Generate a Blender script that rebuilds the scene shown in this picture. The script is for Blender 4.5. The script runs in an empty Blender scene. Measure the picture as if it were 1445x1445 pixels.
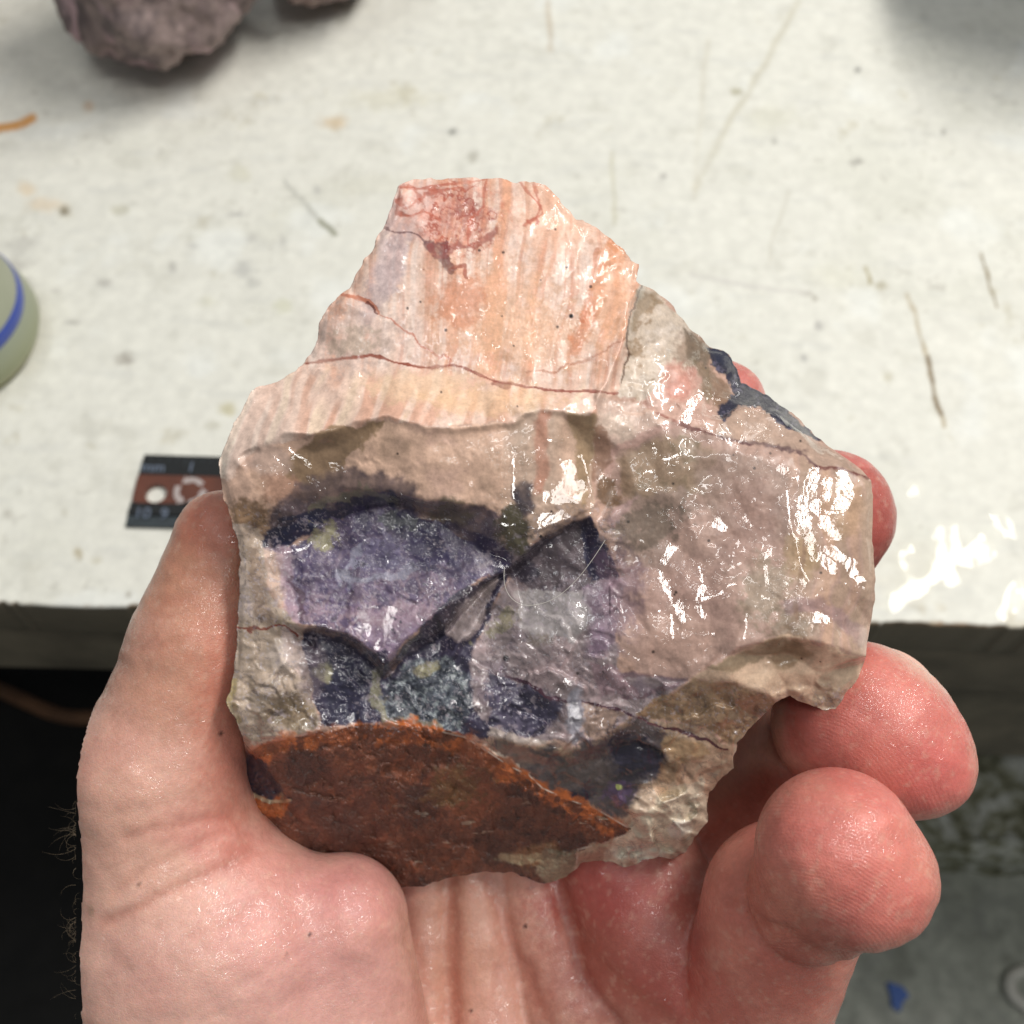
import bpy, math, random
import numpy as np
from mathutils import Vector, Matrix
from mathutils.geometry import delaunay_2d_cdt
random.seed(4)
S = bpy.context.scene
COL = S.collection

# ------------------------------------------------------------------ camera, light, exposure
FPX = 722.5 / math.tan(math.radians(24.0))        # focal length in photograph pixels
CAM = np.array([0.0, -0.16, 1.095])
PITCH, ROLL = math.radians(60.0), math.radians(-1.35)
cam = bpy.data.objects.new('camera', bpy.data.cameras.new('camera'))
COL.objects.link(cam); S.camera = cam
cam.matrix_world = Matrix.Translation(Vector(CAM)) @ Matrix.Rotation(math.pi/2 - PITCH, 4, 'X') @ Matrix.Rotation(-ROLL, 4, 'Z')
cam.data.sensor_width = 36; cam.data.sensor_fit = 'HORIZONTAL'
cam.data.angle = math.radians(48.0)
cam.data.clip_start = 0.01; cam.data.clip_end = 50
D0 = 0.150
cam.data.dof.use_dof = True
cam.data.dof.focus_distance = 0.156
cam.data.dof.aperture_fstop = (cam.data.lens * 1e-3) / 0.0014

W = bpy.data.worlds.new('World'); S.world = W; W.use_nodes = True
W.node_tree.nodes['Background'].inputs[0].default_value = (0.90, 0.95, 1.0, 1)
W.node_tree.nodes['Background'].inputs[1].default_value = 0.15

def area(name, loc, target, sx, sy, power, color):
    l = bpy.data.lights.new(name, 'AREA'); l.shape = 'RECTANGLE'; l.size = sx; l.size_y = sy
    l.energy = power; l.color = color
    o = bpy.data.objects.new(name, l); COL.objects.link(o)
    o.location = loc
    d = Vector(target) - Vector(loc)
    o.rotation_euler = d.to_track_quat('-Z', 'Y').to_euler()
    return o
area('overhead_area_light', (0.85, 0.50, 2.45), (0.85, 0.50, 0.9), 0.24, 1.30, 36, (1.0, 0.97, 0.93))
area('overhead_area_light', (-0.60, 0.35, 2.5), (-0.60, 0.35, 0.9), 0.10, 1.3, 5, (0.95, 0.98, 1.0))  # weaker left light, added as soft fill
area('overhead_area_light', (0.32, -0.62, 2.45), (0.32, -0.62, 0.9), 1.2, 0.10, 7, (1.0, 0.98, 0.95))  # front light added for more glints and a brighter floor
S.view_settings.view_transform = 'Standard'; S.view_settings.look = 'None'
S.view_settings.exposure = 0.0; S.view_settings.gamma = 1.0
S.cycles.max_bounces = 6

R3 = np.array(cam.matrix_world.to_3x3())          # columns: right, up, back

# ------------------------------------------------------------------ helpers: projection
def view_pt(u, v, w):
    """pixel (u,v) of the photograph, w mm nearer than the stone's plane -> world metres"""
    u = np.asarray(u, float); v = np.asarray(v, float); w = np.asarray(w, float)
    d = D0 - w*1e-3
    c = np.stack([(u-722.5)/FPX*d, -(v-722.5)/FPX*d, -d], -1)
    return c @ R3.T + CAM
def on_plane(u, v, z):
    c = np.array([(u-722.5)/FPX, -(v-722.5)/FPX, -1.0]); r = R3 @ c
    return CAM + r*((z-CAM[2])/r[2])
def on_front(u, v, y):
    c = np.array([(u-722.5)/FPX, -(v-722.5)/FPX, -1.0]); r = R3 @ c
    return CAM + r*((y-CAM[1])/r[1])
def to_px(P):
    c = (np.asarray(P) - CAM) @ R3
    return 722.5 + FPX*c[..., 0]/-c[..., 2], 722.5 - FPX*c[..., 1]/-c[..., 2]

# ------------------------------------------------------------------ helpers: noise and painting
def _h(ix, iy, s):
    n = (ix.astype(np.int64)*374761393 + iy.astype(np.int64)*668265263 + s*982451653) & 0xffffffff
    n = ((n ^ (n >> 13))*1274126177) & 0xffffffff
    n = n ^ (n >> 16)
    return (n & 0xffff).astype(np.float32)/65535.0
def vn(x, y, s=0):
    ix = np.floor(x); iy = np.floor(y); fx = (x-ix).astype(np.float32); fy = (y-iy).astype(np.float32)
    ix = ix.astype(np.int64); iy = iy.astype(np.int64)
    fx = fx*fx*fx*(fx*(fx*6-15)+10); fy = fy*fy*fy*(fy*(fy*6-15)+10)
    a = _h(ix, iy, s); b = _h(ix+1, iy, s); c = _h(ix, iy+1, s); d = _h(ix+1, iy+1, s)
    return (a*(1-fx)+b*fx)*(1-fy) + (c*(1-fx)+d*fx)*fy
def fbm(x, y, sc, octv=4, s=0, gain=0.5):
    """about -1..1; sc is the size of the largest feature"""
    x = x/sc; y = y/sc; t = 0; a = 1; n = 0
    for o in range(octv):
        c, q = math.cos(o*1.1+s), math.sin(o*1.1+s)
        t = t + a*(vn(x*c-y*q+o*17.3, x*q+y*c+o*9.1, s+o)*2-1); n += a
        a *= gain; x = x*2.03; y = y*2.03
    return t/n*1.6
def cells(x, y, size, s=0, aspect=1.0):
    x = x/size; y = y/(size*aspect); ix = np.floor(x).astype(np.int64); iy = np.floor(y).astype(np.int64)
    best = np.full(x.shape, 9e9); out = [np.zeros(x.shape, np.float32) for _ in range(5)]; second = best.copy()
    for dx in (-1, 0, 1):
        for dy in (-1, 0, 1):
            a, b = ix+dx, iy+dy; px = a+_h(a, b, s); py = b+_h(a, b, s+7); d = (x-px)**2+(y-py)**2
            m = d < best; second = np.where(m, best, np.minimum(second, d)); best = np.where(m, d, best)
            for k, val in enumerate((x-px, y-py, _h(a, b, s+13)*2-1, _h(a, b, s+19)*2-1, _h(a, b, s+29)*2-1)): out[k][m] = val[m]
    return out[0], out[1], out[2], out[3], out[4], np.sqrt(second)-np.sqrt(best)
def facets(x, y, size, s=0, aspect=1.0):
    a = cells(x, y, size, s, aspect); return (a[0]*a[2]+a[1]*a[3])
def lin(c):
    c = np.array(c, float)/255.0
    return np.where(c <= 0.04045, c/12.92, ((c+0.055)/1.055)**2.4)
def sstep(a, b, x):
    t = np.clip((x-a)/(b-a), 0, 1); return t*t*(3-2*t)
def d_seg(U, V, pts):
    pts = np.asarray(pts, float); best = np.full(U.shape, 1e9, np.float32)
    for a, b in zip(pts[:-1], pts[1:]):
        ab = b-a; L = ab@ab+1e-9
        t = np.clip(((U-a[0])*ab[0]+(V-a[1])*ab[1])/L, 0, 1)
        best = np.minimum(best, (U-a[0]-t*ab[0])**2+(V-a[1]-t*ab[1])**2)
    return np.sqrt(best)
def inside(U, V, pts):
    pts = np.asarray(pts, float); c = np.zeros(U.shape, bool)
    x0, y0 = pts[-1]
    for x1, y1 in pts:
        if y0 != y1:
            cond = ((y1 > V) != (y0 > V)) & (U < (x0-x1)*(V-y1)/(y0-y1)+x1)
            c ^= cond
        x0, y0 = x1, y1
    return c
def sd_poly(U, V, pts):
    """positive inside"""
    d = d_seg(U, V, list(pts)+[pts[0]]); return np.where(inside(U, V, pts), d, -d)

class Paint:
    def __init__(s, U, V, base, warp=6):
        s.U, s.V = U.astype(np.float32), V.astype(np.float32)
        s.C = np.tile(lin(base), (len(U), 1)).astype(np.float32)
        s.wu = U + fbm(U, V, 34, 5, 11)*warp; s.wv = V + fbm(U, V, 34, 5, 12)*warp
        s.sf = 1.0
        s.n1 = fbm(U, V, 60, 5, 21, .6); s.n2 = fbm(U, V, 16, 4, 22, .6); s.n3 = fbm(U, V, 6, 3, 23, .6)
    def mix(s, col, a):
        a = np.clip(a, 0, 1)[:, None]; s.C = s.C*(1-a) + lin(col)*a
    def poly(s, pts, col, a=1, soft=6, rough=0.0):
        P = np.array(pts, float); m = 2*soft+12
        k = (s.U > P[:, 0].min()-m) & (s.U < P[:, 0].max()+m) & (s.V > P[:, 1].min()-m) & (s.V < P[:, 1].max()+m)
        sd = sd_poly(s.wu[k], s.wv[k], pts) + rough*s.n2[k]*14
        soft *= s.sf; al = np.zeros(len(s.U), np.float32); al[k] = sstep(-soft, soft, sd+s.n3[k]*2)*a
        s.mix(col, al); return al
    def blob(s, x, y, rx, ry, col, a=1, rot=0, soft=.5, rough=.3):
        c, q = math.cos(math.radians(rot)), math.sin(math.radians(rot))
        dx, dy = s.wu-x, s.wv-y
        r = np.sqrt(((dx*c+dy*q)/rx)**2 + ((-dx*q+dy*c)/ry)**2) + rough*(s.n2*.8+s.n3*.5)
        al = (1-sstep(1-soft*s.sf, 1+soft*s.sf, r))*a; s.mix(col, al); return al
    def stroke(s, pts, w, col, a=1, soft=.5, rough=.25, wob=1.0):
        P = np.array(pts, float); m = w*2+16
        k = (s.U > P[:, 0].min()-m) & (s.U < P[:, 0].max()+m) & (s.V > P[:, 1].min()-m) & (s.V < P[:, 1].max()+m)
        al = np.zeros(len(s.U), np.float32)
        uu = s.U[k]+(s.wu[k]-s.U[k])*wob; vv = s.V[k]+(s.wv[k]-s.V[k])*wob
        d = d_seg(uu, vv, pts)/(w*.5)*(1+rough*s.n2[k])
        al[k] = (1-sstep(1-soft*s.sf, 1+soft*s.sf, d))*a*np.clip(1+.5*s.n1[k], 0, 1.2); s.mix(col, al); return al
    def val(s, m):
        s.C = np.clip(s.C*np.asarray(m)[:, None], 0.004, .95)

# ------------------------------------------------------------------ helpers: objects
def new_mesh_obj(name, verts, faces, mat, parent=None, smooth=True, colors=None):
    me = bpy.data.meshes.new(name)
    verts = np.asarray(verts, np.float32)
    if isinstance(faces, np.ndarray):
        k = faces.shape[1]
        me.vertices.add(len(verts)); me.vertices.foreach_set('co', verts.ravel())
        me.loops.add(faces.size); me.loops.foreach_set('vertex_index', faces.astype(np.int32).ravel())
        me.polygons.add(len(faces)); me.polygons.foreach_set('loop_start', np.arange(0, faces.size, k, dtype=np.int32))
        me.update(calc_edges=True); me.validate()
    else:
        me.from_pydata([tuple(v) for v in verts], [], faces); me.update()
    me.polygons.foreach_set('use_smooth', [smooth]*len(me.polygons))
    if colors is not None:
        for nm, arr in colors.items():
            at = me.color_attributes.new(nm, 'FLOAT_COLOR', 'POINT')
            c = np.ones((len(verts), 4), np.float32); c[:, :3] = arr
            at.data.foreach_set('color', c.ravel())
    me.materials.append(mat)
    o = bpy.data.objects.new(name, me); COL.objects.link(o)
    if parent: o.parent = parent
    return o
def empty(name, label, cat, loc, rot=None, group=None):
    o = bpy.data.objects.new(name, None); COL.objects.link(o); o.empty_display_size = 0.02
    o.matrix_world = Matrix.Translation(Vector(loc)) @ (rot.to_4x4() if rot else Matrix.Identity(4))
    o['label'] = label; o['category'] = cat
    if group: o['group'] = group
    return o
def tag(o, label=None, cat=None, group=None, kind=None):
    if label: o['label'] = label
    if cat: o['category'] = cat
    if group: o['group'] = group
    if kind: o['kind'] = kind
    return o
def box(x0, x1, y0, y1, z0, z1):
    v = [(x, y, z) for x in (x0, x1) for y in (y0, y1) for z in (z0, z1)]
    return v, [(0, 1, 3, 2), (4, 6, 7, 5), (0, 4, 5, 1), (2, 3, 7, 6), (0, 2, 6, 4), (1, 5, 7, 3)]
def bevel(o, w, seg=2):
    m = o.modifiers.new('bevel', 'BEVEL'); m.width = w; m.segments = seg; m.limit_method = 'ANGLE'; return o

# ------------------------------------------------------------------ materials
def mat(name):
    m = bpy.data.materials.new(name); m.use_nodes = True
    return m, m.node_tree.nodes, m.node_tree.links, m.node_tree.nodes['Principled BSDF']
def noise(nt, scale, detail=4, rough=.55, co=None, dist=0):
    n = nt.nodes.new('ShaderNodeTexNoise'); n.inputs['Scale'].default_value = scale
    n.inputs['Detail'].default_value = detail; n.inputs['Roughness'].default_value = rough; n.inputs['Distortion'].default_value = dist
    if co is None:
        tc = nt.nodes.new('ShaderNodeTexCoord'); co = tc.outputs['Object']
    nt.links.new(co, n.inputs['Vector']); return n
def ramp(nt, inp, stops):
    r = nt.nodes.new('ShaderNodeValToRGB'); el = r.color_ramp.elements
    while len(el) < len(stops): el.new(.5)
    for e, (p, c) in zip(el, stops):
        e.position = p; e.color = (*c, 1) if len(c) == 3 else c
    nt.links.new(inp, r.inputs[0]); return r
def math_n(nt, op, a, b=None, clamp=False):
    n = nt.nodes.new('ShaderNodeMath'); n.operation = op; n.use_clamp = clamp
    for i, x in enumerate((a, b)):
        if x is None: continue
        if isinstance(x, (int, float)): n.inputs[i].default_value = x
        else: nt.links.new(x, n.inputs[i])
    return n.outputs[0]
def attr(nt, name):
    a = nt.nodes.new('ShaderNodeAttribute'); a.attribute_name = name; return a
def bump(nt, h, dist, strength=1.0, normal=None):
    b = nt.nodes.new('ShaderNodeBump'); b.inputs['Distance'].default_value = dist
    if isinstance(strength, (int, float)): b.inputs['Strength'].default_value = strength
    else: nt.links.new(strength, b.inputs['Strength'])
    nt.links.new(h, b.inputs['Height'])
    if normal: nt.links.new(normal, b.inputs['Normal'])
    return b.outputs[0]
def mixrgb(nt, mode, f, a, b):
    m = nt.nodes.new('ShaderNodeMix'); m.data_type = 'RGBA'; m.blend_type = mode
    for i, x in ((0, f), (6, a), (7, b)):
        if isinstance(x, (int, float)): m.inputs[i].default_value = x
        elif isinstance(x, tuple): m.inputs[i].default_value = (*x, 1)
        else: nt.links.new(x, m.inputs[i])
    return m.outputs[2]
def simple(name, col, rough=.6, nscale=60, var=.25, bmp=.0003, metal=0, coat=0):
    m, N, L, B = mat(name); nt = m.node_tree
    n = noise(nt, nscale, 5)
    c = lin(col)
    r = ramp(nt, n.outputs['Fac'], [(.3, tuple(c*(1-var))), (.7, tuple(np.clip(c*(1+var), 0, 1)))])
    L.new(r.outputs[0], B.inputs['Base Color']); B.inputs['Roughness'].default_value = rough
    B.inputs['Metallic'].default_value = metal; B.inputs['Coat Weight'].default_value = coat
    if bmp: L.new(bump(nt, n.outputs['Fac'], bmp), B.inputs['Normal'])
    return m

def stone_material():
    m, N, L, B = mat('wet_banded_stone'); nt = m.node_tree
    a = attr(nt, 'paint'); wet = attr(nt, 'wet')
    sep = nt.nodes.new('ShaderNodeSeparateColor'); L.new(wet.outputs['Color'], sep.inputs[0])
    n1 = noise(nt, 2600, 3, .6); n2 = noise(nt, 700, 4, .6)
    r1 = ramp(nt, n1.outputs['Fac'], [(.25, (.88,)*3), (.75, (1.10,)*3)])
    r2 = ramp(nt, n2.outputs['Fac'], [(.28, (.88,)*3), (.72, (1.10,)*3)])
    c = mixrgb(nt, 'MULTIPLY', 1.0, a.outputs['Color'], r1.outputs[0]); c = mixrgb(nt, 'MULTIPLY', 1.0, c, r2.outputs[0])
    L.new(c, B.inputs['Base Color'])
    B.inputs['Roughness'].default_value = .38
    B.inputs['Subsurface Weight'].default_value = 0.0
    L.new(bump(nt, n2.outputs['Fac'], .00006, .5), B.inputs['Normal'])
    # film of water: a smooth undulating coat; R of 'wet' = how rippled, G = film amount
    f1 = noise(nt, 330, 2, .4, dist=.9); f2 = noise(nt, 1100, 1, .5, dist=1.0)
    rp = math_n(nt, 'ADD', math_n(nt, 'MULTIPLY', sep.outputs[0], .85), .10)
    h = math_n(nt, 'ADD', f1.outputs['Fac'], math_n(nt, 'MULTIPLY', math_n(nt, 'MULTIPLY', f2.outputs['Fac'], sep.outputs[0]), .22))
    h = math_n(nt, 'ADD', math_n(nt, 'MULTIPLY', h, rp), sep.outputs[2])
    L.new(bump(nt, h, .0016, 1.0), B.inputs['Coat Normal'])
    L.new(sep.outputs[1], B.inputs['Coat Weight']); B.inputs['Coat Roughness'].default_value = .03; B.inputs['Coat IOR'].default_value = 1.42
    return m

def crust_material():
    m, N, L, B = mat('rust_crust'); nt = m.node_tree
    a = attr(nt, 'paint')
    n1 = noise(nt, 1500, 5, .7); n2 = noise(nt, 300, 5, .6)
    r1 = ramp(nt, n1.outputs['Fac'], [(.3, (.72,)*3), (.72, (1.28,)*3)])
    c = mixrgb(nt, 'MULTIPLY', 1.0, a.outputs['Color'], r1.outputs[0])
    L.new(c, B.inputs['Base Color']); B.inputs['Roughness'].default_value = .6
    L.new(bump(nt, math_n(nt, 'ADD', math_n(nt, 'MULTIPLY', n1.outputs['Fac'], .5), n2.outputs['Fac']), .0005, .8), B.inputs['Normal'])
    B.inputs['Coat Weight'].default_value = .9; B.inputs['Coat Roughness'].default_value = .09
    L.new(bump(nt, math_n(nt, 'ADD', n1.outputs['Fac'], n2.outputs['Fac']), .0005, 1.0), B.inputs['Coat Normal'])
    return m

def skin_material():
    m, N, L, B = mat('wet_skin'); nt = m.node_tree
    a = attr(nt, 'paint'); wet = attr(nt, 'wet')
    sep = nt.nodes.new('ShaderNodeSeparateColor'); L.new(wet.outputs['Color'], sep.inputs[0])
    n0 = noise(nt, 90, 4, .6); n1 = noise(nt, 1400, 3, .6)
    r0 = ramp(nt, n0.outputs['Fac'], [(.3, (.88, .80, .80)), (.7, (1.10, 1.12, 1.10))])
    r1 = ramp(nt, n1.outputs['Fac'], [(.3, (.93,)*3), (.7, (1.06,)*3)])
    c = mixrgb(nt, 'MULTIPLY', 1.0, a.outputs['Color'], r0.outputs[0]); c = mixrgb(nt, 'MULTIPLY', 1.0, c, r1.outputs[0])
    L.new(c, B.inputs['Base Color'])
    B.inputs['Subsurface Weight'].default_value = .35; B.inputs['Subsurface Radius'].default_value = (1.0, .35, .2)
    B.inputs['Subsurface Scale'].default_value = .0022
    B.inputs['Roughness'].default_value = .46
    # epidermal ridges: height baked from per-finger coordinates in 'ridge'
    rd = attr(nt, 'ridge'); rs = nt.nodes.new('ShaderNodeSeparateColor'); L.new(rd.outputs['Color'], rs.inputs[0])
    ph = math_n(nt, 'SINE', math_n(nt, 'MULTIPLY', rs.outputs[0], 6.2832*100))
    rid = math_n(nt, 'MULTIPLY', ph, rs.outputs[1])
    vor = nt.nodes.new('ShaderNodeTexVoronoi'); vor.inputs['Scale'].default_value = 2100; vor.feature = 'DISTANCE_TO_EDGE'
    tc = nt.nodes.new('ShaderNodeTexCoord'); L.new(tc.outputs['Object'], vor.inputs['Vector'])
    vd = math_n(nt, 'MULTIPLY', math_n(nt, 'MINIMUM', vor.outputs['Distance'], .18), 1.1)
    h = math_n(nt, 'ADD', math_n(nt, 'MULTIPLY', rid, .09), vd)
    h = math_n(nt, 'ADD', h, math_n(nt, 'MULTIPLY', n1.outputs['Fac'], .5))
    nb = bump(nt, h, .00012, .75)
    L.new(nb, B.inputs['Normal'])
    f1 = noise(nt, 700, 2, .5, dist=.6)
    cov = noise(nt, 260, 3, .6)
    cr = ramp(nt, cov.outputs['Fac'], [(.36, (.10,)*3), (.56, (1,)*3)])
    L.new(math_n(nt, 'MULTIPLY', cr.outputs[0], sep.outputs[0]), B.inputs['Coat Weight'])
    B.inputs['Coat Roughness'].default_value = .05; B.inputs['Coat IOR'].default_value = 1.5
    f2 = noise(nt, 1500, 1, .5, dist=.8); zn = math_n(nt, 'MULTIPLY', math_n(nt, 'SUBTRACT', sep.outputs[0], .5, True), 1.0)
    hc = math_n(nt, 'ADD', math_n(nt, 'MULTIPLY', f1.outputs['Fac'], .7), math_n(nt, 'MULTIPLY', math_n(nt, 'MULTIPLY', f2.outputs['Fac'], zn), 1.1))
    hc = math_n(nt, 'ADD', hc, math_n(nt, 'MULTIPLY', rid, .012))
    L.new(bump(nt, hc, .0008, 1.0), B.inputs['Coat Normal'])
    return m
M_STONE, M_CRUST, M_SKIN = stone_material(), crust_material(), skin_material()

# ------------------------------------------------------------------ the setting: floor, kerb, workbench
def painted(name, rough, nsc, bmp, lo=.93, hi=1.05, coat=0):
    m, N, L, B = mat(name); nt = m.node_tree
    a = attr(nt, 'paint'); n = noise(nt, nsc, 6, .6)
    r = ramp(nt, n.outputs['Fac'], [(.3, (lo,)*3), (.7, (hi,)*3)])
    L.new(mixrgb(nt, 'MULTIPLY', 1.0, a.outputs['Color'], r.outputs[0]), B.inputs['Base Color'])
    B.inputs['Roughness'].default_value = rough; B.inputs['Coat Weight'].default_value = coat
    L.new(bump(nt, n.outputs['Fac'], bmp), B.inputs['Normal']); return m
M_TABLE = painted('painted_bench_top', .65, 180, .0004)

ZT = 0.75
def bench():
    t = empty('workbench', 'white painted wooden workbench with scratched top and chipped front edge', 'workbench', (0, 0.4, 0))
    xs = np.concatenate([[-.95, -.7, -.5], np.arange(-.34, .35, .0008), [.5, .7, .95]])
    ys = np.concatenate([np.arange(0, .37, .0008), [.45, .6, .8]])
    X, Y = np.meshgrid(xs, ys); nx, ny = len(xs), len(ys)
    P = np.stack([X.ravel(), Y.ravel(), np.full(X.size, ZT)], 1)
    U, V = to_px(P)
    U = np.clip(U, -400, 1900); V = np.clip(V, -900, 950)
    p = Paint(U, V, (226, 225, 214), 3)
    mm_x, mm_y = P[:, 0]*1000, P[:, 1]*1000
    big = fbm(mm_x, mm_y, 60, 5, 41, .6); med = fbm(mm_x, mm_y, 14, 4, 42, .65); hor = fbm(mm_x*.35, mm_y*1.6, 8, 4, 43, .6)
    fine = fbm(mm_x, mm_y, 4, 3, 44, .6)
    p.mix((205, 205, 190), sstep(.1, .9, big)*.3)
    p.mix((190, 188, 174), sstep(.35, .9, med)*.28)
    p.mix((196, 197, 192), sstep(.3, .8, hor)*.22)
    p.mix((178, 170, 140), sstep(.62, .95, fbm(mm_x, mm_y, 22, 5, 45, .7))*.35)
    p.mix((150, 146, 135), sstep(.72, .9, fine)*sstep(-.2, .5, big)*.35)
    p.mix((236, 238, 232), sstep(.3, .9, fbm(mm_x, mm_y, 30, 4, 46))*.5)
    # warm vignette of the far left put into the paint colour
    p.mix((224, 214, 196), (1-sstep(-200, 420, U))*(1-sstep(0, 330, V))*.5)
    st = p.stroke
    st([(-20, 180), (20, 180), (48, 168)], 12, (205, 150, 88), .95)
    for x, y, rx, ry, c, a in [(125, 151, 8, 8, (205, 160, 110), .8), (470, 172, 20, 9, (208, 178, 130), .8), (40, 265, 12, 9, (212, 180, 130), .6),
            (62, 290, 26, 12, (218, 190, 150), .6), (91, 297, 6, 6, (90, 80, 60), .95), (92, 297, 12, 10, (170, 160, 130), .5), (640, 188, 6, 5, (85, 85, 80), .9),
            (667, 222, 9, 8, (150, 146, 130), .8), (1209, 100, 6, 4, (95, 95, 92), .9), (1037, 131, 8, 5, (150, 142, 100), .9), (1211, 228, 8, 5, (110, 105, 98), .85),
            (1332, 188, 5, 5, (140, 138, 128), .8), (1090, 200, 5, 5, (140, 138, 128), .8), (937, 248, 6, 4, (150, 146, 140), .7), (1243, 404, 9, 6, (150, 140, 105), .8),
            (1140, 412, 10, 4, (140, 132, 118), .7), (1152, 420, 5, 5, (130, 120, 100), .7), (179, 507, 14, 9, (140, 132, 120), .9), (325, 577, 11, 9, (180, 170, 120), .8),
            (340, 245, 14, 12, (195, 192, 165), .7), (145, 400, 10, 5, (150, 146, 140), .7), (105, 455, 14, 4, (150, 146, 138), .7), (80, 410, 12, 5, (160, 155, 148), .6),
            (334, 304, 14, 4, (150, 148, 145), .8), (355, 335, 8, 6, (165, 163, 158), .6), (245, 377, 5, 10, (160, 158, 152), .7), (270, 345, 10, 7, (165, 163, 160), .6),
            (340, 378, 12, 12, (160, 160, 158), .6), (355, 400, 8, 8, (165, 165, 160), .6), (400, 338, 5, 8, (160, 158, 152), .6), (447, 267, 7, 6, (150, 150, 150), .7),
            (400, 432, 14, 9, (200, 200, 170), .7), (293, 425, 14, 10, (205, 203, 178), .7), (170, 295, 14, 7, (170, 166, 140), .7), (190, 285, 8, 6, (165, 162, 150), .7),
            (1156, 458, 6, 6, (150, 148, 145), .7), (1252, 530, 6, 10, (175, 168, 140), .7), (1133, 507, 5, 5, (145, 145, 145), .7), (130, 630, 9, 5, (185, 178, 150), .6),
            (112, 782, 6, 8, (165, 150, 110), .8), (136, 792, 8, 6, (185, 175, 140), .7), (300, 600, 9, 6, (170, 165, 140), .6), (8, 722, 6, 6, (150, 145, 130), .6),
            (180, 838, 5, 6, (140, 130, 110), .8), (90, 722, 6, 6, (190, 185, 165), .7), (1180, 390, 40, 18, (214, 212, 190), .5), (1090, 165, 30, 20, (210, 208, 188), .6),
            (1290, 800, 60, 40, (216, 210, 190), .4), (545, 140, 60, 14, (205, 200, 172), .5), (520, 262, 60, 16, (205, 202, 184), .5), (30, 345, 26, 10, (165, 162, 155), .6),
            (28, 372, 22, 9, (160, 156, 148), .6), (30, 395, 14, 6, (150, 145, 140), .5)]:
        p.blob(x, y, rx*.9, ry*.9, c, a*(.7 if rx > 6 else .85), 0, .8, .6)
    st([(1124, 5), (1085, 85), (1050, 140), (1010, 210), (979, 266)], 8, (204, 200, 182), .7, .9)
    st([(1000, 58), (992, 140), (981, 249), (978, 280)], 7, (210, 206, 190), .6, .9)
    st([(1110, 270), (1090, 340), (1083, 365)], 5, (205, 202, 188), .6, .8)
    st([(1280, 415), (1296, 465), (1310, 520), (1322, 560), (1334, 600)], 6, (176, 162, 132), .8)
    st([(1307, 505), (1320, 555), (1330, 585)], 5, (120, 100, 70), .85)
    st([(1386, 357), (1396, 395), (1405, 432)], 4, (150, 138, 112), .9)
    st([(400, 258), (435, 292), (467, 326)], 6, (186, 186, 176), .7, .8); st([(455, 312), (470, 330)], 8, (150, 150, 130), .8)
    st([(865, 215), (866, 315)], 5, (196, 192, 168), .6, .8); st([(772, 0), (777, 30), (774, 70)], 7, (205, 196, 178), .8, .8)
    st([(975, 388), (1050, 402), (1140, 412)], 5, (205, 202, 195), .7, .8); st([(1222, 375), (1226, 400)], 5, (170, 160, 125), .8)
    # front edge: paint chipped to bare wood
    chip = .5 + 2.0*np.clip(fbm(mm_x, mm_x*0+3, 12, 4, 47, .7), -.4, 2)
    side = np.where((U > 930), .8, 1.0)
    al = 1-sstep(chip*side-.7, chip*side+.4, mm_y)
    al[fbm(mm_x, mm_x*0, 25, 2, 48) < -.35] *= .25
    p.mix((150, 118, 82), al*.95); p.mix((96, 76, 52), al*sstep(.2, .7, fine)*.8)
    p.mix((196, 186, 160), sstep(.5, .9, fbm(mm_x, mm_y, 12, 4, 49))*(1-sstep(6, 16, mm_y))*.5)
    p.val(1 + .05*fine)
    Z = np.full(X.size, ZT)
    Z = Z - al*.0005 + fbm(mm_x, mm_y, 40, 3, 50)*.0001
    P[:, 2] = Z
    # eased, slightly wavy front edge
    wob = fbm(mm_x, mm_x*0+9, 18, 4, 51)*.0005
    P[:, 1] += np.where(mm_y < .1, np.where(al > .5, .0006, 0)+wob, 0)
    i = np.arange((nx-1)*(ny-1)); r_, c_ = i//(nx-1), i % (nx-1); a0 = r_*nx+c_
    F = np.stack([a0, a0+1, a0+nx+1, a0+nx], 1)
    base = P.copy()
    # skirt: front lip 6 mm deep
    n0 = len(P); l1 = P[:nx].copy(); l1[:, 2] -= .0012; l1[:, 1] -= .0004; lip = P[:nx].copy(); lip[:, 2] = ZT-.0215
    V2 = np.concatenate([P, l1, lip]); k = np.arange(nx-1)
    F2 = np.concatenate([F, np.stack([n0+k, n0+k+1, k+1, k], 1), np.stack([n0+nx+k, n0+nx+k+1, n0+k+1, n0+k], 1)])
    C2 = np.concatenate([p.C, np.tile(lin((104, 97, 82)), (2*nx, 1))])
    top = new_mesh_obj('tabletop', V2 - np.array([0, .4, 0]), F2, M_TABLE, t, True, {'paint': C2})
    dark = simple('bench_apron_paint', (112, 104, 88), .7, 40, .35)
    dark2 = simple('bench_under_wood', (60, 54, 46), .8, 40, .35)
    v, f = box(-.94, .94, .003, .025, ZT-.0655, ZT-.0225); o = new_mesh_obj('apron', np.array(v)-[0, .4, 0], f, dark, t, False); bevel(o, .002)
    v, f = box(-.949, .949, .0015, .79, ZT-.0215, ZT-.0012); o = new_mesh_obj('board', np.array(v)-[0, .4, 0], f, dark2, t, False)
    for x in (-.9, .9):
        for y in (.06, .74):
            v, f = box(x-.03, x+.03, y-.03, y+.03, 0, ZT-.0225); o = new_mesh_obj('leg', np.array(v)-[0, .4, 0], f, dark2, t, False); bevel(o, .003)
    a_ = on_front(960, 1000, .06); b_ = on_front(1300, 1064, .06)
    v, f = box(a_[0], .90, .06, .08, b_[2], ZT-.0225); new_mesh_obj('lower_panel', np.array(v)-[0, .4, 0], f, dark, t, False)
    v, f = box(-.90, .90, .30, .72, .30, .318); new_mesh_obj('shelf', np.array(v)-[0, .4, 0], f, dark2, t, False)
    return t
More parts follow.
